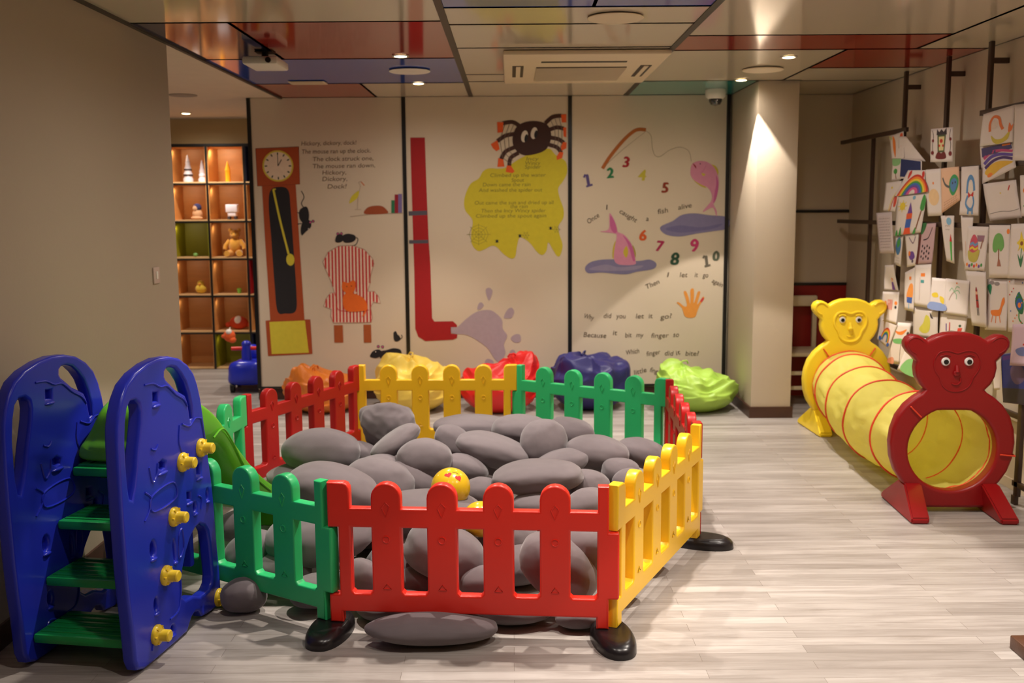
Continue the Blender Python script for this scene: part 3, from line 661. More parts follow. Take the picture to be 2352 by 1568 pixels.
a.blob(K([(655, 1150), (640, 1130), (622, 1115), (635, 1112), (665, 1135), (680, 1130), (672, 1090), (662, 1055), (675, 1050), (690, 1085), (698, 1120), (700, 1080), (700, 1042), (718, 1036), (720, 1080), (718, 1118), (732, 1080), (742, 1052), (756, 1055), (745, 1095), (738, 1125), (760, 1095), (772, 1080), (778, 1090), (755, 1125), (740, 1160), (728, 1192), (700, 1200), (668, 1190)], ), HC, 3)
a.line(K([(758, 1110), (773, 1088)]), .02, (204, 60, 60), False); a.build('painted_hand', panels[2])
a = Art(wplace); TK = (92, 76, 60)
def wrd(s_, x, y, x1, y1, sz=.058):
    p = k1(x, y); q = k1(x1, y1); a.text(s_, p, sz, TK, width=hypot(q[0]-p[0], q[1]-p[1]), rot=atan2(q[1]-p[1], q[0]-p[0]))
for z in (('Once', 128, 672, 190, 630), ('I', 226, 592, 238, 590), ('caught', 298, 608, 392, 665), ('a', 450, 655, 465, 655), ('fish', 518, 616, 575, 606), ('alive', 632, 592, 708, 578), ('Then', 455, 1038, 528, 1005), ('I', 568, 970, 580, 970), ('let', 640, 970, 684, 970), ('it', 724, 970, 742, 970), ('go', 768, 972, 800, 972), ('again', 818, 1000, 876, 1028),
          ('Why', 100, 1200, 155, 1212), ('did', 212, 1200, 256, 1200), ('you', 282, 1202, 336, 1202), ('let', 393, 1202, 438, 1202), ('it', 466, 1202, 488, 1200), ('go?', 530, 1208, 598, 1200), ('Because', 98, 1306, 226, 1312), ('it', 264, 1296, 288, 1296), ('bit', 333, 1310, 370, 1308), ('my', 395, 1308, 436, 1308), ('finger', 480, 1312, 578, 1310), ('so', 603, 1306, 636, 1306),
          ('Which', 340, 1408, 413, 1396), ('finger', 455, 1415, 532, 1402), ('did', 555, 1410, 604, 1412), ('it', 622, 1410, 646, 1402), ('bite?', 672, 1412, 748, 1412), ('little', 385, 1520, 455, 1502), ('finger', 470, 1502, 540, 1520)):
    if z[0] in ('Once', 'Then', 'Why', 'Because', 'Which', 'little'):
        if a.mb.v: a.build('lettering', panels[2])
        a = Art(wplace)
    wrd(*z)
a.build('lettering', panels[2])

# ================================================================== BEAN BAGS
def beanbag(x, y, r, hgt, m, seed, label, rz=0, sx=1, sy=.9, peak=(0, .1)):
    t = thing('bean_bag', label, 'bean bag', (x, y, 0), rz, 'bean bags along the mural wall')
    bm = bmesh.new(); bmesh.ops.create_icosphere(bm, subdivisions=6, radius=1)
    for v in bm.verts:
        p = v.co.copy(); q = atan2(p.y, p.x)
        el = p.z
        rr = (1-abs(el)**2.6)**.5 if abs(el) < 1 else 0
        bulge = 1.0+.1*max(0, -el)-.12*max(0, el)
        nz = noise.noise(Vector((p.x*1.1+seed, p.y*1.1, p.z*.9+seed)))
        fold = abs(noise.noise(Vector((cos(q)*1.5+seed*3.1, sin(q)*1.5+p.z*.8, p.z*.9+seed))))
        fold2 = abs(noise.noise(Vector((p.x*1.5+seed, p.y*1.5, p.z*3+seed*2))))
        k = 1+.12*nz-.0+.16*(.25-fold)*(1-.4*max(0, -el))-.1*(fold2-.15)
        seam = 1-.02*math.exp(-((((q/(pi/3)) % 1)-.5)/.05)**2)
        pl = max(0, el)**1.2
        pleat = .045*pl*sin(7*q+seed+4*noise.noise(Vector((cos(q), sin(q), seed))))*(1-pl*.5)
        X = cos(q)*rr*bulge*(k+pleat*.6)*seam*r*sx; Y = sin(q)*rr*bulge*(k+pleat*.6)*seam*r*sy
        pd = hypot(*peak)+1e-6; tilt = (X*peak[0]+Y*peak[1])/pd/r
        Z = (el*.5+.5)**.8*hgt*(1+.25*nz+pleat*1.6+.16*(.2-fold2)-.1*fold+.16*tilt*max(0, el))
        kk = max(0, el)**1.5; X += peak[0]*kk; Y += peak[1]*kk
        v.co = Vector((X, Y, max(.004, Z-.03)))
    b = MB(); b.bm(bm, m); b.build('cover', t)
    tz = max(v[2] for v in [vv for o_ in t.children for vv in [q_.co for q_ in o_.data.vertices] if hypot(vv[0]-peak[0], vv[1]-peak[1]) < .04])
    b = MB(); b.tube([(peak[0]-.035, peak[1], tz-.012), (peak[0]-.02, peak[1]-.01, tz+.012), (peak[0]+.02, peak[1]-.01, tz+.012), (peak[0]+.035, peak[1], tz-.012)], .006, m, 8); b.build('carry_loop', t)
def leather(n_, c_): return mat(n_, c_, .42, bump=.25, bscale=7, var=.04, spec=.45, bdist=.02)
beanbag(1.46, 7.78, .335, .40, leather('lime_leatherette', (166, 204, 84)), 3.3, 'lime green leatherette bean bag beside the white column', .4, 1, .85, (-.12, .0))
beanbag(.62, 7.92, .335, .47, leather('navy_leatherette', (44, 42, 104)), 8.1, 'navy blue bean bag behind the green fence panel', 1.2, 1, .95, (-.03, .04))
beanbag(-.10, 7.80, .30, .45, leather('red_leatherette', (214, 28, 26)), 5.7, 'bright red bean bag between the yellow and navy ones', .2, 1, .9, (.1, .0))
beanbag(-.80, 7.87, .33, .47, leather('pale_yellow_leatherette', (240, 208, 90)), 12.4, 'pale yellow bean bag behind the yellow fence panel', 2.2, 1.02, .9, (-.03, .03))
beanbag(-1.50, 7.87, .31, .38, leather('orange_leatherette', (214, 118, 36)), 15.2, 'orange bean bag under the painted armchair', .9, 1, .95, (-.1, .0))

# ================================================================== RECESS CHAIRS
WC = mat('white_painted_wood', (226, 212, 184), .45)
def recess_chair(x, y, rz, label):
    t = thing('wooden_chair', label, 'chair', (x, y, 0), rz, 'white chairs in the recess')
    b = MB(); b.box(-.2, .2, -.2, .2, .40, .43, WC, .008); b.build('seat', t)
    for sx in (-1, 1):
        b = MB(); b.box(sx*.18-.018, sx*.18+.018, -.2, -.165, 0, .40, WC, .004); b.build('leg', t)
        b = MB(); b.box(sx*.18-.018, sx*.18+.018, .165, .2, 0, .40, WC, .004); b.build('leg', t)
        b = MB(); b.box(sx*.18-.018, sx*.18+.018, .165, .2, .43, .85, WC, .004); b.build('back_post', t)
    b = MB(); b.box(-.198, .198, .16, .19, .77, .86, WC, .012); b.build('top_rail', t)
    for z in (.13, .25): 
        b = MB(); b.box(-.165, .165, -.19, -.17, z, z+.03, WC, .003); b.build('rung', t)
    for sx in (-1, 1):
        b = MB(); b.box(sx*.18-.01, sx*.18+.01, -.165, .165, .2, .23, WC, .003); b.build('rung', t)
recess_chair(2.34, 8.08, 0, 'white wooden chair half hidden behind the column in the recess')

# ================================================================== PLAY FENCE
J = [(-.688, 3.60), (.36, 3.51), (.865, 4.56), (.925, 5.80), (.03, 6.39), (-1.01, 6.42), (-1.475, 5.36), (-1.62, 4.19)]
TOPZ, BOTZ = .587, .05
def fence_panel(A, B, m, label):
    L = hypot(B[0]-A[0], B[1]-A[1])-.012; ang = atan2(B[1]-A[1], B[0]-A[0])
    t = thing('picket_fence', label, 'play fence', (A[0], A[1], 0), ang, 'interlocking play fence panels')
    r = .056; n = 4; cs = [L*(.212+.2*i) for i in range(n)]; RT, RB, LT, LB = .49, .418, .163, .092
    out = [(.04, RB), (0, RB), (0, TOPZ), (.06, TOPZ), (.075, TOPZ-.006), (.083, TOPZ-.02), (.085, TOPZ-.04), (.085, RT)]
    for c_ in cs:
        out.append((c_-r, RT))
        for k in range(13): q = pi-pi*k/12; out.append((c_+r*cos(q), TOPZ-r+r*sin(q)))
        out.append((c_+r, RT))
    out += [(L-.04, RT), (L-.04, TOPZ), (L, TOPZ), (L, RB-.004), (L+.034, RB-.004), (L+.038, RB-.01), (L+.038, LT+.006), (L+.034, LT), (L, LT), (L, BOTZ), (L-.045, BOTZ), (L-.045, LB), (.05, LB), (.05, BOTZ), (0, BOTZ), (0, LT-.004), (.04, LT-.004)]
    hs = []; ed = [.087]+[x for c_ in cs for x in (c_-r, c_+r)]+[L-.042]
    for i in range(0, len(ed), 2):
        a0, a1 = ed[i], ed[i+1]; f = .01
        hs.append([(a0, LT+f), (a0+f, LT), (a1-f, LT), (a1, LT+f), (a1, RB), (a0, RB)])
    b = MB(); b.plate(out, hs, .046, .007, m); b.build('panel', t)
    b = MB()
    for c_ in cs:
        for s in (-1, 1):
            yy = s*.0235
            b.tube([(c_+.013*cos(2*pi*k/14), yy, .375+.013*sin(2*pi*k/14)) for k in range(14)], .0026, m, 5, True)
            b.tube([(c_-.014, yy, .495), (c_, yy, .515), (c_+.014, yy, .5), (c_, yy, .462)], .0026, m, 5, True)
            b.tube([(c_-.014, yy, .185), (c_, yy, .205), (c_+.014, yy, .185)], .0026, m, 5, True)
    b.build('embossed_marks', t)
    return t
names = [(P_RED, 'red picket fence panel nearest the camera'), (P_YEL, 'yellow picket fence panel on the right side of the pit'), (P_SHADE_RED, 'red picket fence panel seen almost edge-on beside the lime bean bag'),
         (P_GREEN, 'green picket fence panel in front of the navy bean bag'), (P_YEL, 'yellow picket fence panel in front of the pale yellow bean bag'), (P_SHADE_RED, 'red picket fence panel at the back left by the orange bean bag'),
         (P_GREEN, 'green picket fence panel mostly hidden behind the slide chute'), (P_GREEN, 'green picket fence panel between the climbing frame and the red front panel')]
for i in range(8): fence_panel(J[i], J[(i+1) % 8], names[i][0], names[i][1])
cx = sum(j[0] for j in J)/8; cy = sum(j[1] for j in J)/8
fl = ['black plastic fence foot under the green and red front joint', 'black plastic fence foot under the red and yellow front joint', 'black plastic fence foot sticking out at the right side of the pit', 'black plastic fence foot under the green and edge-on red joint', 'black plastic fence foot under the yellow and green back joint', 'black plastic fence foot under the back red and yellow joint', 'black plastic fence foot under the back left red and green joint']
for i in range(7):
    d = atan2(J[i][1]-cy, J[i][0]-cx)
    if i == 0: d = radians(-100)
    if i == 1: d = radians(-82)
    t = thing('fence_stand', fl[i], 'fence stand', (J[i][0], J[i][1], 0), d, 'black fence feet')
    pr = []
    b = MB(); bm = bmesh.new(); bmesh.ops.create_uvsphere(bm, u_segments=40, v_segments=20, radius=1)
    for v in bm.verts:
        p = v.co; q = atan2(p.y, p.x); rr = hypot(p.x, p.y)**.55
        z = p.z; zz = .0 if z < 0 else (z**.6)*.055
        v.co = Vector((cos(q)*rr*.155+.02, math.copysign(abs(sin(q))**.8, sin(q))*rr*.078, min(zz, .049)))
    b.bm(bm, P_BLACK); b.build('base', t)

# ================================================================== PEBBLE CUSHIONS
def inset(c, rad):
    """keep a cushion of horizontal reach rad(dx,dy) inside the fence"""
    x, y = c
    for _ in range(4):
        for i in range(8):
            a_, b_ = J[i], J[(i+1) % 8]; ex, ey = b_[0]-a_[0], b_[1]-a_[1]; L = hypot(ex, ey); nx, ny = -ey/L, ex/L
            d = (x-a_[0])*nx+(y-a_[1])*ny; need = rad(nx, ny)+.028
            if d < need: x += nx*(need-d); y += ny*(need-d)
    return x, y
VEL = velvet(); stone_meshes = []
def stone_mesh(seed):
    bm = bmesh.new(); bmesh.ops.create_icosphere(bm, subdivisions=5, radius=1)
    for v in bm.verts:
        p = v.co; d = 1+.1*noise.noise(p*1.1+Vector((seed*7.3, seed, 0)))+.02*noise.noise(p*3+Vector((seed, 0, 9)))
        q = Vector([math.copysign(abs(a_)**.92, a_) for a_ in p])
        v.co = q*d
    me = bpy.data.meshes.new('pebble'); bm.to_mesh(me); bm.free(); me.materials.append(VEL)
    me.polygons.foreach_set('use_smooth', [True]*len(me.polygons)); return me
for k in range(7): stone_meshes.append(stone_mesh(k+1))
GRP = 'grey pebble cushions'
def stone(px, py, hw, hh, rot, z, label, inside=True, deep=.8, idx=[0]):
    X, Y = on_z(px, py, z); D = hypot(Y, CAMH-z); s_ = D/FOC
    a_ = hw*s_*.98; c_ = hh*s_*.98; bdep = max(c_*.9, min(a_*deep, c_*2.2))
    # in-image roll about the line of sight, tilt with the view
    V = Vector((X, Y, z-CAMH)).normalized(); R = Vector((V.y, -V.x, 0)).normalized(); U = R.cross(V)
    q = radians(rot); A1 = R*cos(q)+U*sin(q); A3 = -R*sin(q)+U*cos(q)
    # lean the thin axis towards vertical
    A2 = V - Vector((0, 0, 1))*V.z*.8; A2 -= A1*A2.dot(A1); A2.normalize(); A3 = A1.cross(A2); 
    if A3.z < 0: A3 = -A3
    M3 = Matrix((A1, A2, A3)).transposed()
    def rad(nx, ny): return hypot(A1.dot((nx, ny, 0))*a_, A2.dot((nx, ny, 0))*bdep, A3.dot((nx, ny, 0))*c_)
    if inside: X, Y = inset((X, Y), rad)
    hz = hypot(A1.z*a_, A2.z*bdep, A3.z*c_)*.98; z = max(z, hz)
    o = link('pebble_cushion', stone_meshes[idx[0] % 7]); idx[0] += 1
    o.matrix_world = Matrix.Translation((X, Y, z)) @ (M3.to_4x4() @ Matrix.Diagonal((a_, bdep, c_, 1)))
    tag(o, label, 'cushion', GRP); return o
ST = [
 (893, 972, 68, 54, -5, .44, 'crumpled grey pebble cushion propped upright against the yellow back panel'),
 (907, 1015, 66, 25, 32, .40, 'narrow grey pebble cushion leaning against the crumpled upright one'),
 (738, 1038, 90, 56, -4, .33, 'large domed grey cushion near the back left red panel'),
 (832, 1042, 44, 28, -20, .30, 'small grey cushion wedged right of the large back left dome'),
 (705, 1088, 92, 32, 3, .22, 'long dark grey cushion at the foot of the slide'),
 (765, 1130, 108, 64, -14, .33, 'very large grey cushion behind the green front panel'),
 (858, 1075, 60, 30, 12, .30, 'grey cushion between the back left dome and the slim leaning one'),
 (872, 1108, 82, 56, -14, .27, 'broad grey cushion left of the centre of the pit'),
 (950, 1100, 62, 40, -35, .25, 'grey cushion sloping down towards the emoji ball from the left'),
 (975, 1055, 64, 50, -4, .34, 'rounded grey cushion standing high behind the emoji ball'),
 (1085, 980, 92, 29, -2, .36, 'pale lit flat cushion along the back by the yellow panel'),
 (1040, 1012, 46, 34, -35, .33, 'grey cushion below the pale flat one at the back'),
 (1133, 1035, 88, 38, -15, .34, 'dark oval cushion sloping right near the back centre'),
 (1200, 988, 72, 38, -6, .38, 'light grey oval cushion topmost at the back centre'),
 (1250, 1015, 55, 54, 12, .38, 'round grey cushion resting over the topmost back oval'),
 (1312, 990, 55, 32, -15, .32, 'light grey cushion end beside the green back panel'),
 (1372, 1040, 74, 42, -8, .33, 'very dark oval cushion near the green back panel'),
 (1475, 1040, 60, 34, -15, .30, 'dark cushion in the corner by the edge-on red panel'),
 (1285, 1064, 68, 30, 14, .30, 'dark flat cushion lying just above the long smooth one'),
 (1235, 1095, 104, 38, 4, .33, 'long smooth dark cushion in the right middle of the pit'),
 (1070, 1075, 55, 32, -20, .28, 'small grey cushion behind the emoji ball to the right'),
 (1352, 1112, 50, 34, -8, .27, 'round dark cushion right of the long smooth one'),
 (1425, 1082, 46, 32, -10, .27, 'grey oval cushion below the very dark oval'),
 (1448, 1108, 42, 34, 0, .25, 'small rounded cushion tucked beside the yellow right panel'),
 (1110, 1135, 52, 40, -10, .24, 'grey cushion immediately right of the emoji ball'),
 (1352, 1170, 64, 48, 8, .28, 'light grey cushion brightly lit in the front right corner'),
 (1245, 1165, 68, 36, -4, .22, 'dark cushion just behind the front panel, below the long smooth one'),
 (985, 1178, 130, 54, -3, .24, 'very wide grey cushion lying behind the front red panel'),
 (740, 1228, 128, 62, 4, .22, 'wide pale cushion seen through the green front panel gaps'),
 (1020, 1268, 96, 62, -22, .2, 'big oval cushion seen through the middle gaps of the red front panel'),
 (825, 1328, 46, 46, 0, .12, 'small round cushion in the first gap of the red front panel'),
 (1118, 1342, 64, 42, -8, .1, 'small low cushion in the middle gap of the red front panel'),
 (1284, 1300, 98, 70, -32, .19, 'large egg-shaped cushion with a frayed tip behind the right of the red panel'),
 (1345, 1262, 76, 62, -5, .24, 'pale upright cushion behind the egg-shaped one'),
 (575, 1272, 66, 52, 20, .16, 'pale cushion at the left end of the green front panel'),
 (655, 1310, 60, 44, -10, .11, 'dark cushion at floor level behind the green front panel'),
 (700, 1368, 66, 38, 0, .08, 'dark low cushion under the green front panel rail'),
 (545, 1205, 52, 34, 10, .2, 'dim cushion beside the climbing frame behind the green panel'),
 (1150, 1230, 90, 46, -5, .17, 'dark cushion in the shade behind the middle red pickets'),
 (940, 1335, 60, 34, 5, .07, 'dark cushion on the floor behind the second red picket'),
 (1455, 1330, 50, 38, 25, .1, 'dark cushion on the floor behind the yellow right panel'),
 (905, 1392, 84, 30, 2, .05, 'dark flat cushion on the floor just inside the left half of the red front panel'),
 (1180, 1398, 92, 28, -2, .05, 'dark flat cushion on the floor just inside the right half of the red front panel'),
 (1480, 1210, 60, 44, 10, .2, 'grey cushion glimpsed through the yellow panel slots'),
]
first = True
for s_ in ST:
    o = stone(*s_)
    if first:
        first = False; me = stone_mesh(31)
        for v in me.vertices:
            p = v.co.copy(); v.co = p*(1+.16*noise.noise(p*1.3+Vector((5, 2, 0)))-.09*abs(noise.noise(p*2.3)))
        o.data = me
for s_ in [(992, 1448, 148, 32, -2, .042, 'long flat cushion slipped out under the red front panel', False, .5), (560, 1366, 52, 40, 0, .07, 'round cushion slipped out beside the foot of the climbing frame', False),
           (1325, 1421, 50, 20, 0, .04, 'small flat cushion poking out under the red panel near the right foot', False, .6)]: stone(*s_)
for (x, y, z, r) in ((-.7, 4.6, .13, .3), (-.2, 4.5, .13, .3), (.3, 4.6, .13, .28), (-.8, 5.2, .13, .3), (-.3, 5.2, .14, .32), (.25, 5.3, .14, .32), (.6, 5.2, .12, .25), (-.1, 5.8, .13, .3), (-.7, 5.9, .13, .28), (.4, 5.8, .12, .26), (-.95, 4.75, .1, .2), (.45, 4.3, .1, .22), (-1.1, 5.4, .1, .22), (0, 4.1, .1, .25), (-.5, 4.05, .1, .22), (.6, 4.75, .1, .2)):
    o = link('pebble_cushion', stone_meshes[int(abs(x*17)) % 7])
    r *= .78; z = .09; X, Y = inset((x, y), lambda a_, b_: r)
    o.matrix_world = Matrix.Translation((X, Y, z)) @ Matrix.Rotation(x*9, 4, 'Z') @ Matrix.Diagonal((r, r*.75, z*.97, 1))
    tag(o, 'grey pebble cushion buried at the bottom of the heap', 'cushion', 'buried pebble cushions')

# balls
BY = mat('ball_yellow', (222, 182, 30), .25, coat=.4)
def ball_at(px, py, r, z, name, label):
    X, Y = on_z(px, py, z); t = thing(name, label, 'ball', (X, Y, z))
    b = MB(); b.ball((0, 0, 0), r, BY, sub=5); b.build('shell', t); return t, X, Y
t, X, Y = ball_at(1035, 1119, .088, .36, 'emoji_ball', 'yellow emoji ball with red heart eyes resting on the cushions')
fwd = Vector((-X*.6+.02, -Y, (CAMH-.36)*1.5)).normalized(); rt = Vector((0, 0, 1)).cross(fwd).normalized(); upv = fwd.cross(rt)
def onball(u, v, h=.0008):
    d = (fwd+rt*u+upv*v).normalized(); return tuple(d*(.088+h))
a = Art(lambda u, v, h: onball(u, v, h+.0003), cell=.06); HR = (206, 30, 24)
def heart(u, v, s_, rot=0):
    P_ = []
    for k in range(24):
        q = 2*pi*k/24; x_ = 16*sin(q)**3/17*s_; y_ = (13*cos(q)-5*cos(2*q)-2*cos(3*q)-cos(4*q))/17*s_
        P_.append((u+x_*cos(rot)-y_*sin(rot), v+x_*sin(rot)+y_*cos(rot)))
    return P_
a.poly(heart(-.12, .62, .24, .3), HR); a.poly(heart(.5, .42, .24, .3), HR); a.line([(.15, .9), (.4, .88), (.55, .76)], .05, (90, 60, 14)); a.line([(-.3, -.25), (-.05, -.5), (.3, -.45)], .05, (90, 60, 14))
a.build('face_print', t)
ball_at(1103, 1192, .075, .30, 'play_ball', 'plain yellow ball just showing above the red front panel')

# ================================================================== SLIDE WITH CLIMBING FRAME
SANG = -math.atan2(.15982, .98714)
S0 = (-1.307, 3.295)
slide = thing('toddler_slide', 'blue climbing frame slide with green steps and yellow knobs', 'slide', (S0[0], S0[1], 0), 0)
# local frame: s along depth, lateral to the right, z up
DX, DY = .15982, .98714
MS = Matrix(((DY, DX, 0, 0), (-DX, DY, 0, 0), (0, 0, 1, 0), (0, 0, 0, 1)))     # x = lateral, y = s
def side_matrix(lat): # plate (x,z) with thickness y -> s along depth, thickness lateral
    return MS @ Matrix.Translation((lat, 0, 0)) @ Matrix(((0, -1, 0, 0), (1, 0, 0, 0), (0, 0, 1, 0), (0, 0, 0, 1)))
sc = lambda L: [(p[0]*.95, max(p[1], 0.004)) for p in L]
OUT = [(-.096, .829), (-.091, .877), (-.076, .923), (-.052, .968), (-.012, 1.011), (.05, 1.04), (.135, 1.06), (.215, 1.068), (.297, 1.063), (.373, 1.045), (.435, 1.014), (.482, .974), (.511, .924), (.531, .866), (.543, .809), (.554, .744), (.565, .673), (.576, .606), (.59, .536), (.6, .45), (.606, .388), (.611, .285), (.622, .179), (.63, .096), (.632, .027), (.608, .008), (.568, .004), (.51, .006), (.455, .015), (.429, .046), (.394, .056), (.364, .046), (.342, .025), (.325, .006), (.234, .004), (.135, .004), (.067, .004), (-.005, .006), (-.05, .022), (-.066, .058), (-.074, .192), (-.084, .282), (-.091, .391), (-.094, .497), (-.097, .602), (-.097, .72)]
HA = [(.254, 1.012), (.27, 1.022), (.301, 1.022), (.338, 1.012), (.375, .985), (.408, .95), (.432, .902), (.447, .851), (.452, .805), (.436, .80), (.43, .83), (.422, .871), (.403, .902), (.368, .918), (.33, .935), (.294, .961), (.262, .982), (.252, .996)]
HB = [(-.018, .93), (.005, .949), (.037, .948), (.062, .93), (.066, .902), (.059, .866), (.043, .814), (.026, .764), (.014, .712), (-.004, .661), (-.022, .618), (-.036, .625), (-.044, .67), (-.046, .743), (-.045, .815), (-.034, .885)]
HC = [(.429, .378), (.469, .383), (.51, .362), (.535, .333), (.546, .281), (.556, .199), (.56, .147), (.55, .116), (.522, .1), (.449, .1), (.382, .128), (.325, .134), (.298, .154), (.297, .202), (.313, .257), (.346, .311), (.387, .355)]
H4 = [[(.156, .957), (.2, .952), (.197, .912), (.152, .917)], [(.465, .625), (.505, .617), (.5, .57), (.46, .578)], [(.373, .537), (.412, .53), (.409, .498), (.371, .505)], [(.168, .698), (.198, .703), (.229, .688), (.226, .667), (.194, .664), (.166, .679)]]
def side(lat, part, outward):
    b = MB(); PK_ = [(cx_, cz_, rx_, rz_) for cx_, cz_, rx_, rz_ in ((.098, .405, .018, .028), (.10, .20, .013, .024), (.21, .062, .014, .015), (.255, .35, .008, .04), (.435, .46, .012, .018), (.545, .48, .008, .02))]
    pk = [[(cx_+rx_*cos(2*pi*k/14), cz_+rz_*sin(2*pi*k/14)) for k in range(14)] for cx_, cz_, rx_, rz_ in PK_]
    def shrink(L): a_ = sum(p[0] for p in L)/len(L); c_ = sum(p[1] for p in L)/len(L); return [(a_+(p[0]-a_)*.72, c_+(p[1]-c_)*.75) for p in L]
    b.plate(sc(OUT), [sc(HA), sc(HB), sc(HC)]+[sc(shrink(L)) for L in H4]+[sc(L) for L in pk], .05, .012, P_BLUE, side_matrix(lat), 5)
    for L in [shrink(L_) for L_ in H4]+pk:
        xs = [p[0]*.95 for p in L]; zs = [p[1] for p in L]; b.box(min(xs)-.004, max(xs)+.004, -.004, .004, min(zs)-.004, max(zs)+.004, P_BLUE, 0, side_matrix(lat))
    o = b.build(part, slide)
    # moulded outline ridges and pocket lips, one relief per face
    M_ = side_matrix(lat)
    for f in (-1, 1):
        b = MB()
        def ridge(L, closed=False, r=.004): b.tube([(q.x*.95, f*.0255, q.y) for q in spline([(x_, z_, 0) for x_, z_ in L], 5, closed)], r, P_BLUE, 6, closed, M_)
        ridge([(.106, .592), (.263, .604), (.285, .541), (.115, .535)], True)
        ridge([(.1, .99), (.16, .985), (.21, .965), (.26, .96), (.32, .92), (.38, .89), (.41, .86)])
        ridge([(.36, .80), (.42, .78), (.47, .80), (.52, .79)]); ridge([(.34, .80), (.33, .74), (.36, .68), (.39, .65)]); ridge([(.52, .79), (.54, .72), (.545, .66)])
        ridge([(.06, .62), (.1, .59), (.085, .55), (.05, .52)]); ridge([(.12, .76), (.15, .75), (.17, .765)]); ridge([(.1, .70), (.12, .64), (.15, .66), (.16, .70)])
        ridge([(.29, .39), (.32, .41), (.325, .34), (.285, .31)], True); ridge([(.2, .25), (.27, .25), (.285, .2), (.26, .12), (.19, .11)]); ridge([(.05, .05), (.08, .12), (.14, .10), (.17, .03)])
        ridge([(.46, .50), (.49, .48), (.48, .44)])
        for L in H4+pk:
            cx_ = sum(p[0] for p in L)/len(L)*.95; w_ = (max(p[0] for p in L)-min(p[0] for p in L))/2*.95; zb_ = min(p[1] for p in L)
            b.ball((cx_, f*.024, zb_-.010), (w_+.008, .010, .007), P_BLUE, M_, 2)
        b.build('moulded_relief', o)
    return o
side(0, 'side_panel', 1); side(-.412, 'side_panel', -1)
for k, (s_, z_) in enumerate(((.084, .095), (.172, .283), (.256, .476), (.344, .659), (.502, .678), (.597, .04))):
    b = MB(); M_ = MS @ Matrix.Translation((.026, s_*.95, z_)) @ Matrix.Rotation(pi/2, 4, 'Y')
    b.lathe([(.036, -.001), (.037, .006), (.033, .014), (.024, .018), (.021, .022), (.021, .05), (.017, .054)], P_KNOB, 8 if False else 24, M_)
    for q in range(6): b.box(-.003, .003, .018, .034, .008, .019, P_KNOB, 0, M_ @ Matrix.Rotation(q*pi/3, 4, 'Z'))
    b.build('climbing_knob', slide)
for k, (s0, z_, dep) in enumerate(((-.02, .115, .22), (.07, .29, .22), (.16, .47, .22), (.27, .64, .2))):
    b = MB()
    b.box(-.386, -.026, s0, s0+dep, z_-.035, z_, P_STEP, .01, MS)
    if k < 3:
        for q in range(5): b.box(-.372, -.04, s0+.025+q*.038, s0+.043+q*.038, z_-.002, z_+.004, P_STEP, .002, MS)
    else:
        for (l0, l1, y0, y1) in ((-.372, -.04, .02, .04), (-.372, -.04, .12, .14), (-.372, -.342, .04, .12), (-.07, -.04, .04, .12)): b.box(l0, l1, s0+y0, s0+y1, z_-.002, z_+.008, P_STEP, .003, MS)
    b.box(-.386, -.026, s0+dep-.02, s0+dep, z_-.09, z_-.03, P_STEP, .005, MS)
    b.build('step', slide)
# chute: loft of cross-sections
secs = [(.305, .695, .0, .655, .162), (.315, .715, .0, .655, .166), (.335, .735, .0, .655, .155), (.352, .775, .0, .655, .135), (.372, .83, .0, .655, .118), (.42, .862, .006, .65, .116), (.52, .868, .03, .64, .135), (.6, .845, .07, .625, .15), (.68, .805, .095, .612, .15), (.76, .755, .11, .605, .152), (.83, .69, .1, .585, .155), (.9, .615, .085, .46, .157),
        (1.0, .52, .08, .36, .16), (1.1, .435, .075, .28, .162), (1.2, .36, .07, .22, .165), (1.3, .30, .065, .175, .168), (1.4, .255, .06, .15, .17), (1.5, .225, .05, .135, .17), (1.58, .21, .04, .13, .165), (1.62, .19, .02, .135, .15)]
vs = []; fs = []; LC = -.206
for (s_, zr, ch_, zb, hw) in secs:
    sec = [(-hw-.012, zb), (-hw-.012, zr-.03), (-hw-.008, zr-.008), (-hw+.006, zr), (-hw+.026, zr-.006), (-hw+.04, zr-ch_*.6), (-hw+.07, zr-ch_*.95), (0, zr-ch_), (hw-.07, zr-ch_*.95), (hw-.04, zr-ch_*.6), (hw-.026, zr-.006), (hw-.006, zr), (hw+.008, zr-.008), (hw+.012, zr-.03), (hw+.012, zb), (0, zb)]
    vs += [(LC+x_, s_, z_) for x_, z_ in sec]
n = 16
for i in range(len(secs)-1):
    for k in range(n): fs.append((i*n+k, (i+1)*n+k, (i+1)*n+(k+1) % n, i*n+(k+1) % n))
fs.append(tuple(range(n))); fs.append(tuple((len(secs)-1)*n+k for k in reversed(range(n))))
b = MB(); b.add(vs, fs, P_LIME, True, MS); b.build('chute', slide, sub=2, autosmooth=False)
b = MB()
for f, s1 in ((-1, -.168), (1, .168)):
    L = [(LC+s1*.98+f*.004, .72, .66), (LC+s1+f*.004, .80, .68), (LC+s1+f*.004, .88, .61), (LC+s1*1.02+f*.004, .98, .48), (LC+s1*1.03+f*.004, 1.1, .385), (LC+s1*1.05+f*.004, 1.25, .285)]
    b.tube([q[:] for q in spline(L, 5)], .004, P_LIME, 6, M=MS)
b.build('moulded_rim_line', slide)
b = MB(); b.box(-.12, .12, 1.585, 1.612, .0, .15, P_LIME, .01, MS @ Matrix.Translation((LC, 0, 0))); b.build('chute_foot', slide)
b = MB()
b.box(-.386, -.026, .46, .49, .2, .42, P_BLUE, .01, MS); b.build('brace', slide)

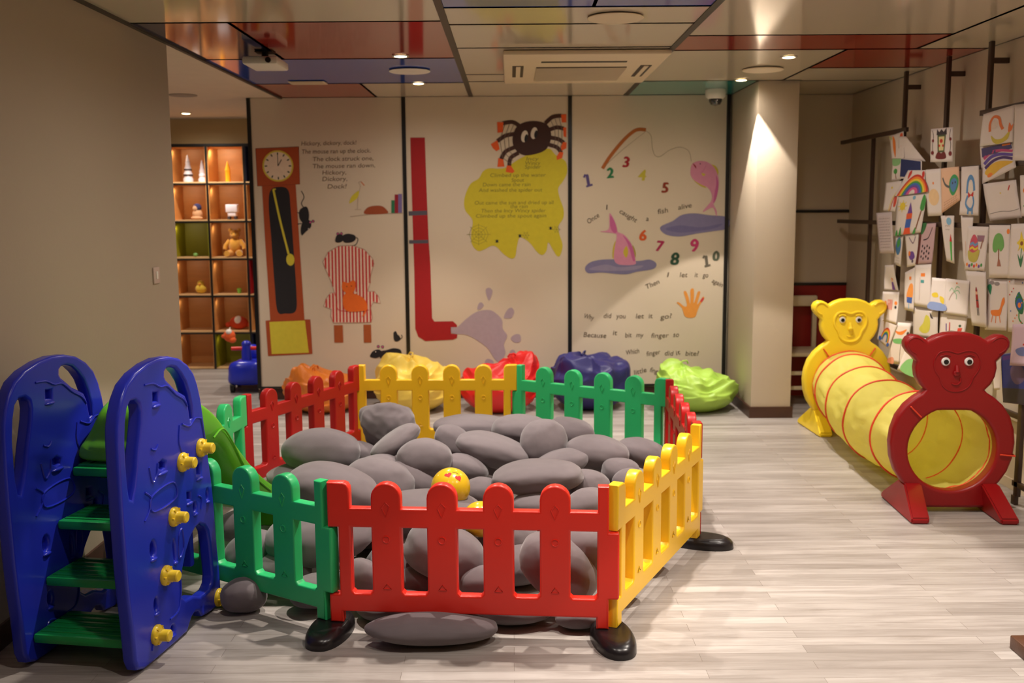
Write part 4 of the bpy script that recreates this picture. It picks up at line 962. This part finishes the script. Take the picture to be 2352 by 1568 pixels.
# ================================================================== CRAWL TUNNEL
def ring_end(x, y, rz, m, label, face):
    t = thing('crawl_tunnel', label, 'crawl tunnel', (x, y, 0), rz)
    return t
half = [(0, .945), (.06, .941), (.11, .925), (.148, .90), (.17, .917), (.195, .930), (.225, .932), (.25, .918), (.263, .895), (.262, .868), (.245, .84), (.218, .815), (.2, .795), (.205, .76), (.198, .715), (.178, .675), (.15, .645), (.165, .63), (.2, .608), (.245, .568), (.285, .51), (.308, .44), (.316, .37), (.308, .29), (.285, .22), (.25, .165), (.222, .135), (.21, .1), (.215, .05), (.205, .028), (.1, .024), (0, .024)]
ring_out = half + [(-x_, z_) for x_, z_ in reversed(half[1:-1])]
HZ, HRAD = .335, .22
hole = [(HRAD*1.02*cos(2*pi*k/48), min(HZ+.205, HZ+HRAD*sin(2*pi*k/48))) for k in range(48)]
tun = thing('crawl_tunnel', 'yellow fabric crawl tunnel with a red bear end and a yellow monkey end', 'crawl tunnel', (2.28, 6.0, 0))
def tun_end(x, y, rz, m, name, ridge_m, strong):
    M_ = Matrix.Translation((x-2.28, y-6.0, 0)) @ Matrix.Rotation(rz, 4, 'Z')
    b = MB(); b.plate(ring_out, [hole], .075, .016, m, M_, 4); e = b.build(name, tun)
    for s in (-1, 1):
        b = MB()
        # splayed wedge foot running front to back
        x0 = s*.19
        P_ = [(-.245, 0), (-.245, .03), (-.05, .155), (.05, .155), (.245, .03), (.245, 0)]
        vs = [(x0-.045+s*.03*(abs(p)/.245), p, z_) for p, z_ in P_]+[(x0+.045+s*.03*(abs(p)/.245), p, z_) for p, z_ in P_]
        fs = [tuple(range(5, -1, -1)), tuple(range(6, 12))]+[(i, (i+1) % 6, 6+(i+1) % 6, 6+i) for i in range(6)]
        bm = bmesh.new(); vv = [bm.verts.new(v) for v in vs]; [bm.faces.new([vv[i] for i in f]) for f in fs]
        bmesh.ops.recalc_face_normals(bm, faces=bm.faces[:]); bmesh.ops.bevel(bm, geom=bm.edges[:], offset=.008, segments=2, affect='EDGES')
        b.bm(bm, m, True, M_); b.build('foot', e)
        b = MB(); cx_, cz = s*.058, .795
        b.lathe([(.022, 0), (.022, .005), (.019, .009), (.001, .0095)], M_EYE, 24, M_ @ Matrix.Translation((cx_, -.037, cz)) @ Matrix.Rotation(pi/2, 4, 'X')); ey = b.build('eye', e)
        b = MB(); b.lathe([(.013, .0097), (.012, .0125), (.001, .013)], M_PUPIL, 20, M_ @ Matrix.Translation((cx_+.001, -.037, cz-.001)) @ Matrix.Rotation(pi/2, 4, 'X')); b.build('pupil', ey)
        b = MB()
        L = [(s*.17, .895), (s*.19, .912), (s*.218, .918), (s*.242, .905), (s*.247, .88), (s*.232, .852), (s*.205, .835)]
        b.tube([(q.x, -.0385, q.y) for q in spline([(a_, b_, 0) for a_, b_ in L], 4)], .006*strong, m, 8, False, M_); b.build('ear_rim', e)
    b = MB()
    L = [(-.0, .838), (-.045, .85), (-.09, .842), (-.115, .80), (-.108, .75), (-.085, .715), (-.07, .675), (-.04, .648), (0, .64), (.04, .648), (.07, .675), (.085, .715), (.108, .75), (.115, .80), (.09, .842), (.045, .85)]
    b.tube([(q.x, -.0385, q.y) for q in spline([(a_, b_, 0) for a_, b_ in L], 4, True)], .009*strong, m, 8, True, M_)
    for s in (-1, 1): b.tube([(s*.035, -.039, .825), (s*.06, -.042, .832), (s*.085, -.039, .822)], .007*strong, m, 8, False, M_)
    b.build('face_ridge', e)
    b = MB(); b.tube([(0, -.038, .775), (0, -.048, .74)], [.009, .012], m, 10, False, M_); b.ball((0, -.045, .735), (.018, .02*strong, .016), m, M_); b.build('nose', e)
    b = MB(); b.tube([(-.022, -.0385, .683), (-.01, -.041, .676), (.008, -.041, .677), (.022, -.0385, .69), (.02, -.0385, .71)], .0045, m, 8, False, M_); b.build('mouth', e)
    return M_
A_END = (2.275, 5.07, radians(-3)); B_END = (2.385, 7.02, radians(2))
MA = tun_end(*A_END, P_BEAR, 'bear_end', P_BEAR, .35); MB_ = tun_end(*B_END, plastic('lemon_plastic', (246, 212, 46)), 'monkey_end', P_YEL, 1.0)
ca = Vector((2.275-2.28, 5.07-6.0+.03, .335)); cb = Vector((2.385-2.28, 7.02-6-.03, .335))
# cloth sleeve: four wire hoops, slack cloth between them
hoops = [0, .13, .3, .47, .64, .8, 1.0]; hoops = [0, .2, .46, .70, .9, 1.0]
def sleeve(tt, q):
    base = ca.lerp(cb, tt)
    sway = Vector((-.05*sin(pi*tt), 0, -.05*sin(pi*tt)))
    # distance to next hoop
    g = min(abs(tt-h_) for h_ in hoops); slack = min(1, g/.09)
    r = .258-.036*slack*(.6+.4*sin(q*3+tt*9))
    wr = .028*noise.noise(Vector((cos(q)*2.2, sin(q)*2.2, tt*7)))*slack+.018*noise.noise(Vector((cos(q)*9+tt*3, sin(q)*9, tt*13)))*slack
    r += wr
    if tt < .03 or tt > .97: r = .235+(r-.235)*(min(tt, 1-tt)/.03)
    return base+sway+Vector((cos(q)*r, 0, sin(q)*r*(.98)))
b = MB(); NT, NQ = 120, 72; vs = []; fs = []
for i in range(NT+1):
    for k in range(NQ): vs.append(sleeve(i/NT, 2*pi*k/NQ))
for i in range(NT):
    for k in range(NQ): fs.append((i*NQ+k, i*NQ+(k+1) % NQ, (i+1)*NQ+(k+1) % NQ, (i+1)*NQ+k))
b.add(vs, fs, M_FAB, True); o = b.build('fabric_sleeve', tun, autosmooth=False)
for hh_ in (.03, .2, .46, .70, .9, .985):
    b = MB(); b.tube([sleeve(hh_+.012*sin(2*pi*k/60*5+hh_*20)*.3, 2*pi*k/60)*1.0+Vector((cos(2*pi*k/60), 0, sin(2*pi*k/60)))*.002 for k in range(60)], .0065, M_PIPE, 6, True); b.build('hoop_piping', tun)
for (M_, q, s) in ((MB_, 2.2, 1), (MB_, .95, 1), (MA, 2.35, -1), (MA, -.1, -1)):
    b = MB(); p = M_ @ Vector((cos(q)*.24, -.045, .335+sin(q)*.24)); q2 = M_ @ Vector((cos(q)*.315, -.045, .335+sin(q)*.315)); q3 = M_ @ Vector((cos(q)*.325, .02, .335+sin(q)*.325))
    b.tube([p, q2, q3], .004, M_PIPE, 6); b.build('tie', tun)

# ================================================================== DRAWING RACK
XRK = 2.68
rack = thing('display_rack', 'brown steel rack of rails and uprights fixed along the right wall', 'rack', (XRK, 6.0, 0))
def bar(y0, y1, z0, z1, name, dx=0, th=.011):
    b = MB(); b.box(-th+dx, th+dx, y0-6, y1-6, z0, z1, M_RACK, .002); return b.build(name, rack)
for (y, z0, z1) in ((7.57, .42, 2.1), (6.99, 1.0, CH-.002), (6.32, .42, CH-.002), (5.77, .42, CH-.002)): 
    u = bar(y-.018, y+.018, z0, z1, 'upright', dx=.03)
    if z1 > 2.3:
        b = MB(); b.box(.0415, XR-XRK-.001, y-6-.012, y-6+.012, z1-.12, z1-.09, M_RACK); b.build('wall_bracket', u)
bar(6.86, 8.2, 2.085, 2.115, 'rail'); bar(4.5, 5.79, 2.09, 2.12, 'rail'); bar(4.6, 8.22, 1.455, 1.485, 'rail'); bar(4.5, 6.33, 1.79, 1.815, 'rail'); bar(4.6, 7.6, .425, .455, 'rail', dx=.085)
bar(5.13, 5.17, .05, .75, 'upright'); bar(4.5, 5.19, .10, .13, 'rail', dx=.0); bar(4.5, 5.2, .72, .745, 'rail')
bar(5.15, 5.19, .0, .05, 'foot'); bar(4.93, 4.966, .76, CH-.002, 'upright', dx=.03)
t = thing('wooden_step', 'corner of a dark wooden stool base at the lower right edge', 'stool', (1.96, 3.44, 0))
b = MB(); b.box(-.175, .2, -.15, -.02, .0, .05, mat('dark_oak', (84, 52, 34), .4, bump=.1, var=.2, stretch=(1, 8, 1)), .006); b.build('base_board', t)
b = MB(); b.box(.02, .18, -.13, -.04, .05, .12, MATS['dark_oak'], .006); b.build('block', t)

# ================================================================== CHILDREN'S DRAWINGS
def paper(name): return mat(name, (232, 220, 214), .75, var=.03, vscale=8, trans=.08)
PAPER = paper('drawing_paper'); 
sheet_no = [0]
def cr8(a_, b_): return (1800+a_/2.0634, 100+b_/2.0634)
def sheet(q, label, arts=(), curl=.01, dx=0.0, bg=None, twist=0):
    """q: four corners TL TR BR BL (survey frame, 8th crop)"""
    sheet_no[0] += 1; k = sheet_no[0]
    Xp = XRK-.02-.0028*(k % 9)-dx
    P4 = [on_x(*cr8(*c_), Xp) for c_ in q]
    t = thing('drawing_sheet', label, 'drawing', (Xp, P4[0][0], P4[0][1]), 0, "children's drawings on the rack")
    o0 = (Xp, P4[0][0], P4[0][1])
    def P(u, v, h=0):
        y = (P4[0][0]*(1-u)+P4[1][0]*u)*(1-v)+(P4[3][0]*(1-u)+P4[2][0]*u)*v
        z = (P4[0][1]*(1-u)+P4[1][1]*u)*(1-v)+(P4[3][1]*(1-u)+P4[2][1]*u)*v
        x = -curl*(sin(u*2.2+k)*.35*v + v*v*.9*sin(k*1.7)) - h - twist*u*v
        return (x, y-o0[1], z-o0[2])
    b = MB(); N = 10; vs = [P(i/N, j/N) for j in range(N+1) for i in range(N+1)]
    fs = [(j*(N+1)+i, j*(N+1)+i+1, (j+1)*(N+1)+i+1, (j+1)*(N+1)+i) for j in range(N) for i in range(N)]
    mm = PAPER if bg is None else mat('tinted_paper_%d_%d_%d' % bg, bg, .75, var=.08)
    b.add(vs, fs, mm, True); o = b.build('paper', t, autosmooth=False)
    md = o.modifiers.new('t', 'SOLIDIFY'); md.thickness = .0006; md.offset = 0
    if arts:
        a = Art(lambda u, v, h: P(u, v, h+.0006), cell=.12)
        for f in arts: f(a)
        a.build('crayon_picture', t)
    return t
G_ = (70, 150, 70); R_ = (200, 50, 40); B_ = (60, 100, 180); O_ = (236, 130, 50); Y_ = (228, 200, 60); V_ = (110, 70, 150); K_ = (56, 44, 50); BR_ = (140, 84, 50); PKK = (210, 90, 140)
def E_(c_, rx, ry, col, rot=0): return lambda a: a.ell(c_, rx, ry, col, rot, 16)
def L_(pts, w_, col): return lambda a: a.line(pts, w_, col)
def B2(pts, col): return lambda a: a.blob(pts, col, 4)
def PO(pts, col): return lambda a: a.poly(pts, col)
def text_rows(n_, x0=.15, x1=.85, y0=.15, y1=.85, col=(130, 110, 110)):
    def f(a):
        r = random.Random(n_)
        for i in range(n_):
            v = y0+(y1-y0)*i/max(1, n_-1); u = x0
            while u < x1-.05:
                w_ = r.uniform(.04, .12); a.line([(u, v), (u+w_*.33, v+.008), (u+w_*.66, v-.008), (min(x1, u+w_), v)], .009, col); u += w_+.04
    return f
def rainbow(c_, r0, dr, cols, rx=1, a0=0, a1=pi):
    return [L_([(c_[0]+cos(a0+(a1-a0)*k/10)*(r0-i*dr)*rx, c_[1]-sin(a0+(a1-a0)*k/10)*(r0-i*dr)) for k in range(11)], dr*1.05, col) for i, col in enumerate(cols)]
RB = [R_, O_, Y_, G_, B_, V_]
S = sheet
S([(500, 440), (568, 415), (575, 545), (520, 545)], 'narrow drawing of orange carrots pinned under the top rail', [B2([(.25, .05), (.4, .3), (.35, .95), (.2, .6)], O_), B2([(.75, .1), (.95, .1), (.8, .55)], (220, 90, 50)), B2([(.0, .0), (.2, .1), (.1, .2)], (190, 190, 120))])
S([(545, 440), (580, 440), (665, 558), (545, 556)], 'blank sheet folded into a slanting corner beside the carrot drawing', [], .02)
S([(520, 540), (560, 542), (548, 645), (505, 650)], 'slim drawing with a green bush and small trees', [B2([(.0, .0), (.9, .0), (.8, .3), (.1, .35)], (140, 190, 130)), E_((.4, .6), .2, .12, G_), L_([(.4, .7), (.5, .95)], .06, BR_)])
S([(555, 543), (655, 556), (655, 640), (550, 640)], 'dark navy night painting above the heart rainbow', [PO([(.02, .03), (.95, .03), (.97, .95), (.02, .9)], (30, 44, 96)), B2([(.3, .5), (.6, .4), (.8, .6), (.5, .7)], (40, 64, 120))])
S([(590, 600), (672, 600), (668, 705), (525, 725)], 'rainbow drawing with red hearts at the corners', rainbow((.62, 1.0), .78, .09, RB+[PKK], .62)+[B2([(.15, .1), (.25, .0), (.3, .15), (.22, .35)], R_), B2([(.85, .1), (.95, .05), (.98, .25), (.9, .35)], R_)])
S([(698, 405), (803, 395), (800, 560), (693, 562)], 'drawing of a patterned crowned figure flanked by curly flowers, alone above the rest', [PO([(.32, .2), (.7, .2), (.64, .72), (.34, .72)], (84, 96, 62)), PO([(.38, .25), (.64, .25), (.6, .66), (.4, .66)], (222, 206, 150)), E_((.5, .38), .07, .06, R_), E_((.42, .52), .04, .04, R_), E_((.58, .52), .04, .04, R_), PO([(.28, .2), (.3, .02), (.4, .12), (.5, .03), (.6, .12), (.72, .0), (.74, .2)], K_), B2([(.25, .88), (.35, .7), (.5, .74), (.65, .7), (.72, .88), (.5, .92)], (110, 34, 34)), L_([(.08, .05), (.14, .25), (.1, .5), (.14, .8)], .02, K_), L_([(.9, .05), (.86, .3), (.92, .5), (.86, .8)], .02, K_), E_((.1, .72), .07, .06, (120, 30, 34)), E_((.9, .76), .07, .07, (120, 30, 34)), E_((.12, .36), .05, .05, (120, 30, 34)), E_((.9, .34), .05, .05, (120, 30, 34))], .004)
S([(947, 335), (1095, 290), (1082, 466), (926, 488)], 'drawing of a mermaid with orange hair and a yellow tail', [L_([(.3, .6), (.28, .35), (.38, .18), (.55, .25), (.62, .45), (.7, .6)], .08, (226, 120, 60)), E_((.42, .42), .1, .13, (226, 208, 196)), B2([(.35, .72), (.5, .85), (.7, .85), (.9, .68), (.85, .9), (.6, 1.0), (.42, .92)], (206, 186, 70)), B2([(.86, .7), (.88, .45), (.95, .55), (1.0, .5), (.97, .66)], (226, 120, 60))])
S([(1095, 290), (1190, 280), (1190, 556), (1095, 552)], 'mostly blank sheet right of the mermaid at the picture edge', [])
S([(930, 490), (1082, 466), (1102, 585), (945, 665)], 'bold striped rainbow painting in purple, blue and yellow below the mermaid', [PO([(.05, .05), (.97, .02), (.98, .25), (.05, .3)], (70, 60, 110)), L_([(.1, .35), (.35, .22), (.65, .22), (.98, .35)], .09, (190, 70, 120)), L_([(.1, .5), (.35, .35), (.65, .35), (.98, .5)], .1, (96, 74, 160)), L_([(.12, .62), (.4, .48), (.7, .48), (.98, .66)], .09, (74, 44, 110)), B2([(.1, .75), (.3, .58), (.6, .56), (.95, .75), (.6, .8), (.3, .9)], (226, 180, 60)), E_((.25, .86), .08, .06, O_), L_([(.7, .06), (.95, .06)], .06, O_)])
S([(945, 665), (1102, 645), (1112, 825), (960, 840)], 'near-blank sheet with a thin horizon line and a red mark', [L_([(.05, .82), (.4, .78), (.7, .8), (.98, .76)], .012, (120, 110, 110)), L_([(.74, .25), (.8, .12)], .03, R_), E_((.5, .3), .02, .02, Y_)], .02)
S([(1120, 625), (1190, 618), (1190, 818), (1122, 818)], 'sheet with an orange patch cut off by the right edge', [L_([(.2, .4), (.5, .25), (.9, .35)], .08, O_), L_([(.2, .75), (.9, .75)], .04, G_)])
S([(485, 660), (560, 650), (535, 795), (475, 790)], 'sheet with a pale rainbow stripe and red creature, left of the rocket', [L_([(.5, 1.), (.6, .6), (.95, .25)], .05, Y_), L_([(.6, 1.), (.7, .6), (1., .3)], .05, R_), B2([(.75, .6), (.9, .5), (.95, .8), (.8, .85)], (210, 80, 60)), E_((.45, .2), .05, .04, Y_)])
S([(540, 722), (682, 702), (650, 895), (527, 910)], 'rocket drawing with a yellow sun and green tree', [PO([(.5, .2), (.6, .48), (.42, .48)], V_), PO([(.4, .48), (.6, .48), (.6, .62), (.4, .62)], (220, 90, 50)), PO([(.4, .62), (.6, .62), (.58, .84), (.38, .84)], B_), PO([(.38, .84), (.58, .84), (.62, 1), (.34, 1)], (230, 90, 50)), E_((.22, .28), .1, .1, Y_)]+[L_([(.22, .28), (.22+.17*cos(q), .28+.15*sin(q))], .02, Y_) for q in (0, .8, 1.6, 2.4, 3.2, 4, 4.8, 5.6)]+[B2([(.86, .2), (.92, .05), (1., .2), (.97, .45), (.85, .4)], G_), L_([(.9, .45), (.8, .9)], .04, BR_), E_((.6, .1), .05, .05, (120, 170, 200)), B2([(.02, 1), (.08, .85), (.12, 1)], G_), B2([(.15, 1), (.22, .8), (.25, 1)], G_), B2([(.7, 1), (.78, .85), (.8, 1)], G_)])
S([(672, 598), (745, 592), (745, 815), (680, 818)], 'faint drawing of a pale orange circle on a long sheet', [E_((.5, .6), .35, .18, (232, 196, 150)), E_((.5, .3), .05, .03, O_)])
S([(745, 592), (831, 582), (836, 742), (750, 805)], 'blue and green pear-shaped face waving one arm over brown writing', [B2([(.5, .3), (.75, .2), (.95, .35), (.9, .6), (.65, .75), (.45, .55)], (60, 150, 90)), B2([(.55, .35), (.75, .3), (.88, .42), (.8, .6), (.65, .66), (.52, .5)], (84, 130, 180)), E_((.64, .42), .03, .03, K_), E_((.78, .42), .03, .03, K_), L_([(.5, .5), (.25, .4), (.1, .22)], .06, (90, 90, 90)), text_rows(4, .15, .9, .8, .97, BR_)], .004, .012, (226, 182, 150))
S([(843, 585), (925, 578), (928, 815), (838, 812)], 'drawing of a blue penguin with a red bow', [L_([(.35, .55), (.4, .3), (.55, .22), (.7, .3), (.75, .5)], .1, (90, 140, 190)), E_((.55, .45), .14, .12, (228, 214, 200)), B2([(.42, .52), (.55, .58), (.7, .52), (.68, .62), (.55, .6), (.44, .64)], R_), L_([(.4, .6), (.3, .75), (.42, .85), (.6, .88), (.72, .75), (.68, .62)], .07, (90, 140, 190)), L_([(.45, .88), (.43, .98)], .08, (90, 140, 190)), L_([(.65, .88), (.66, .98)], .08, (90, 140, 190))])
S([(438, 803), (512, 798), (520, 993), (450, 995)], 'lilac sheet of small handwriting at the left edge of the rack', [text_rows(11)], bg=(206, 190, 190))
S([(530, 915), (568, 905), (552, 1057), (518, 1045)], 'slip with a blue and green planet', [E_((.5, .35), .35, .3, (70, 120, 170)), B2([(.3, .2), (.6, .1), (.7, .3), (.4, .4)], G_), text_rows(3, .2, .8, .75, .92)])
S([(575, 905), (640, 895), (635, 1050), (590, 1060)], 'narrow drawing of small purple figures below the rocket', [L_([(.3, .1), (.6, .3), (.8, .1)], .04, (120, 90, 120)), B2([(.2, .6), (.6, .55), (.8, .75), (.4, .8)], V_), E_((.3, .6), .1, .08, O_), E_((.6, .85), .1, .05, (90, 80, 100))])
S([(652, 855), (722, 850), (705, 1045), (630, 1045)], 'mauve sheet of small black bat shapes and a brown tree trunk', [PO([(.0, .2), (.12, .2), (.18, 1), (.0, 1)], (96, 40, 34)), B2([(.05, .0), (.4, .0), (.2, .25), (.0, .2)], (50, 110, 60)), L_([(.3, .4), (.6, .35), (.8, .1)], .03, K_)]+[E_((.3+.15*i, .55+.13*j+.05*(i % 2)), .04, .035, K_) for i in range(4) for j in range(3)], bg=(196, 162, 166))
S([(745, 815), (808, 815), (800, 1043), (768, 1030)], 'narrow sheet with a tall green crayon tipped in red', [PO([(.6, .55), (.8, .55), (.75, .95), (.6, .95)], (80, 180, 80)), PO([(.58, .55), (.82, .55), (.72, .38)], R_), E_((.6, .12), .2, .08, (130, 180, 210)), text_rows(2, .3, .7, .22, .3)])
S([(840, 815), (900, 818), (870, 1100), (850, 1030)], 'plain sheet hanging behind the egg drawing', [L_([(.4, .5), (.5, .9)], .04, (220, 170, 140))])
S([(872, 865), (972, 868), (958, 1078), (862, 1072)], 'drawing of a striped Easter egg in a basket', [B2([(.15, .55), (.2, .3), (.35, .18), (.52, .3), (.58, .55), (.38, .62)], (200, 80, 100)), L_([(.18, .42), (.3, .38), (.42, .42), (.55, .38)], .06, (110, 150, 190)), L_([(.17, .52), (.3, .48), (.42, .52), (.57, .48)], .05, Y_), B2([(.1, .55), (.35, .6), (.65, .52), (.6, .75), (.4, .82), (.15, .75)], (190, 176, 80)), PO([(.5, .2), (.85, .2), (.82, .34), (.52, .34)], (150, 110, 130)), L_([(.7, .5), (.78, .3)], .05, (150, 100, 80))]+[E_((.1+.12*i, .87+.03*(i % 2)), .05, .04, [O_, V_, G_, R_][i % 4]) for i in range(7)])
S([(862, 1078), (958, 1080), (965, 1345), (890, 1335)], 'long sheet with a small soldier in a red coat', [PO([(.42, .42), (.55, .42), (.58, .66), (.42, .66)], (170, 44, 44)), E_((.48, .39), .06, .035, (230, 180, 150)), B2([(.43, .36), (.48, .28), (.54, .36)], (150, 40, 50)), L_([(.46, .66), (.46, .8)], .04, K_), L_([(.54, .66), (.54, .8)], .04, K_), L_([(.42, .53), (.57, .53)], .02, K_)])
S([(975, 860), (1075, 860), (1065, 1110), (965, 1110)], 'drawing of a leafy green tree with a brown trunk', [B2([(.2, .35), (.3, .2), (.5, .15), (.68, .22), (.75, .4), (.6, .5), (.5, .45), (.35, .52), (.22, .48)], (110, 170, 90)), L_([(.5, .45), (.5, .7)], .05, BR_), PO([(.47, .65), (.55, .65), (.62, .78), (.42, .78)], (170, 110, 90)), E_((.92, .12), .07, .05, O_)])
S([(1078, 855), (1190, 850), (1190, 1115), (1065, 1112)], 'sheet with a yellow star-shaped flower on a green stem', [B2([(.3, .35), (.42, .28), (.46, .14), (.56, .28), (.7, .3), (.6, .4), (.62, .52), (.48, .44), (.36, .5), (.4, .4)], Y_), E_((.5, .36), .06, .04, BR_), L_([(.5, .45), (.48, .65)], .03, G_), B2([(.35, .55), (.48, .65), (.58, .55), (.5, .8)], (60, 120, 80))])
S([(965, 1115), (1062, 1118), (1060, 1360), (962, 1355)], 'drawing of an orange giraffe under grey clouds', [E_((.25, .07), .13, .04, (150, 140, 140)), E_((.5, .09), .13, .04, (150, 140, 140)), B2([(.15, .28), (.02, .15), (.15, .1), (.25, .15), (.2, .3)], (40, 130, 90)), L_([(.08, .3), (.06, .65), (.04, .97)], .03, BR_), B2([(.75, .4), (.85, .35), (.88, .45), (.78, .55), (.7, .7), (.5, .72), (.3, .7), (.25, .62), (.45, .6), (.65, .58)], O_), L_([(.35, .7), (.3, .85)], .03, O_), L_([(.5, .7), (.5, .86)], .03, O_), L_([(.65, .7), (.72, .85)], .03, O_)])
S([(1062, 1118), (1190, 1112), (1190, 1372), (1060, 1365)], 'sheet of dots around a green peacock feather', [B2([(.45, .25), (.6, .45), (.55, .65), (.4, .62), (.28, .45), (.35, .3)], (36, 110, 70)), E_((.44, .47), .12, .11, (40, 90, 160)), E_((.44, .49), .06, .05, O_), L_([(.42, .62), (.42, .75), (.55, .85)], .04, G_)]+[E_((.08+(i*.37) % .85, .04+(i*.213) % .93), .022, .014, [O_, B_, R_][i % 3]) for i in range(26)])
S([(480, 1050), (520, 1048), (540, 1175), (470, 1170)], 'small drawing of a purple-dressed figure on the left', [PO([(.6, .65), (.72, .65), (.8, .95), (.58, .95)], V_), E_((.66, .58), .08, .06, (230, 190, 160)), L_([(.6, .5), (.75, .55)], .04, O_)])
S([(470, 1175), (548, 1178), (540, 1330), (460, 1310)], 'drawing of a red striped building', [PO([(.35, .25), (.65, .25), (.65, .58), (.35, .58)], (236, 200, 190))]+[L_([(.38+.06*i, .25), (.38+.06*i, .58)], .028, R_) for i in range(5)]+[B2([(.1, .4), (.25, .3), (.3, .5)], O_), E_((.85, .35), .09, .06, O_), E_((.85, .48), .07, .05, K_)])
S([(462, 1302), (540, 1332), (502, 1443), (445, 1400)], 'drawing of a thin rainbow ending in two blue clouds', rainbow((.55, .85), .55, .06, RB[:5], .5)+[E_((.22, .85), .12, .1, B_), E_((.88, .9), .1, .08, B_)])
S([(575, 1085), (622, 1060), (612, 1270), (568, 1260)], 'drawing of an orange and blue ice lolly', [B2([(.3, .55), (.6, .35), (.9, .4), (.85, .7), (.3, .7)], (236, 150, 70)), PO([(.3, .66), (.85, .68), (.8, .82), (.3, .8)], B_), L_([(.5, .82), (.5, .95)], .06, (120, 180, 220)), L_([(.5, .2), (.7, .22)], .08, O_)])
S([(622, 1050), (700, 1045), (692, 1255), (617, 1240)], 'sheet with a thin pole and small orange and teal flags', [L_([(.35, .3), (.34, .85)], .015, (190, 150, 140)), PO([(.4, .2), (.65, .2), (.65, .28), (.4, .28)], O_), PO([(.4, .36), (.6, .36), (.6, .43), (.4, .43)], (70, 150, 150))])
S([(703, 1108), (775, 1115), (770, 1270), (693, 1258)], 'beach drawing with yellow shapes over a blue sea', [B2([(.0, .78), (.4, .75), (.98, .8), (.98, .98), (.0, .98)], (140, 160, 210)), B2([(.1, .5), (.4, .45), (.5, .58), (.2, .6)], Y_), B2([(.6, .55), (.85, .6), (.85, .78), (.65, .7)], Y_)])
S([(768, 1112), (880, 1125), (870, 1295), (758, 1280)], 'drawing of a pale green palm tree on an empty beach', [L_([(.2, .6), (.28, .45), (.4, .35)], .03, (190, 160, 150)), L_([(.4, .35), (.55, .3), (.65, .38)], .025, (150, 190, 150)), L_([(.4, .35), (.3, .25), (.2, .35)], .025, (150, 190, 150)), L_([(.4, .35), (.5, .42), (.5, .55)], .025, (150, 190, 150)), L_([(.4, .35), (.5, .2), (.62, .22)], .025, (150, 190, 150)), E_((.5, .1), .03, .025, O_)])
S([(617, 1250), (733, 1265), (725, 1400), (605, 1385)], 'drawing of a yellow pear with a black leaf', [B2([(.55, .2), (.68, .3), (.7, .6), (.62, .8), (.4, .85), (.25, .72), (.42, .5), (.48, .3)], (214, 206, 84)), B2([(.68, .1), (.82, .3), (.72, .28)], K_)])
S([(745, 1275), (872, 1290), (860, 1385), (735, 1400)], 'drawing of people on an arched bridge', [L_([(.0, .95), (.3, .75), (.6, .75), (.98, .95)], .06, (130, 140, 130)), L_([(.25, .4), (.27, .7)], .04, V_), L_([(.38, .35), (.4, .7)], .04, R_), PO([(.72, .6), (.88, .6), (.85, .85), (.7, .85)], (220, 70, 50)), E_((.78, .5), .05, .06, (60, 90, 60)), B2([(.1, 1), (.5, .85), (.95, 1)], (170, 200, 150))])
S([(598, 1390), (722, 1400), (668, 1600), (548, 1545)], 'sheet with a large green hill at the bottom of the rack', [B2([(.1, .95), (.2, .65), (.5, .55), (.85, .6), (.98, .9), (.6, 1.0)], (130, 190, 120)), PO([(.5, .35), (.6, .35), (.62, .55), (.52, .55)], B_), L_([(.15, .15), (.25, .3)], .02, R_), L_([(.3, .12), (.35, .3)], .02, R_)], .015)
S([(530, 1320), (605, 1325), (570, 1525), (490, 1510)], 'drawing with an orange bird, green hill and black marks', [B2([(.1, .2), (.4, .22), (.8, .15), (.6, .28), (.3, .28)], O_), B2([(.1, .42), (.5, .38), (.9, .42), (.6, .5), (.2, .5)], (110, 180, 110)), E_((.9, .25), .07, .05, K_), E_((.95, .4), .06, .06, K_), B2([(.02, .9), (.3, .85), (.4, 1), (.05, 1)], (226, 150, 120)), L_([(.6, .5), (.7, .98)], .02, (120, 100, 90))])
S([(1030, 1470), (1190, 1450), (1190, 1720), (1035, 1700)], 'deep blue painted sheet with a mauve oval at the right edge', [PO([(.02, .02), (.98, .02), (.98, .7), (.02, .7)], (44, 54, 130)), PO([(.02, .7), (.98, .7), (.98, .98), (.02, .98)], (60, 54, 60)), B2([(.3, .3), (.5, .22), (.68, .35), (.66, .55), (.45, .62), (.3, .5)], (104, 84, 120)), L_([(.05, .1), (.5, .08), (.95, .1)], .08, (84, 44, 130))], bg=(120, 110, 140))
S([(1085, 1330), (1190, 1325), (1190, 1530), (1075, 1525)], 'sheet with a blue boat, overlapping the deep blue painting', [B2([(.2, .62), (.5, .55), (.8, .62), (.7, .75), (.35, .75)], (110, 120, 170)), L_([(.5, .5), (.7, .45)], .04, R_)], .01, .03, (206, 178, 190))
S([(985, 1530), (1030, 1490), (1030, 1640), (1000, 1640)], 'blank slip behind the deep blue painting', [])
S([(540, 1170), (580, 1180), (575, 1330), (545, 1320)], 'blank narrow strip between the striped building and the ice lolly', [], .004) if False else None

sc_ = bpy.context.scene
sc_.view_settings.view_transform = 'Standard'; sc_.view_settings.look = 'None'; sc_.view_settings.gamma = 1
sc_.view_settings.use_curve_mapping = False; sc_.view_settings.exposure = 0.0
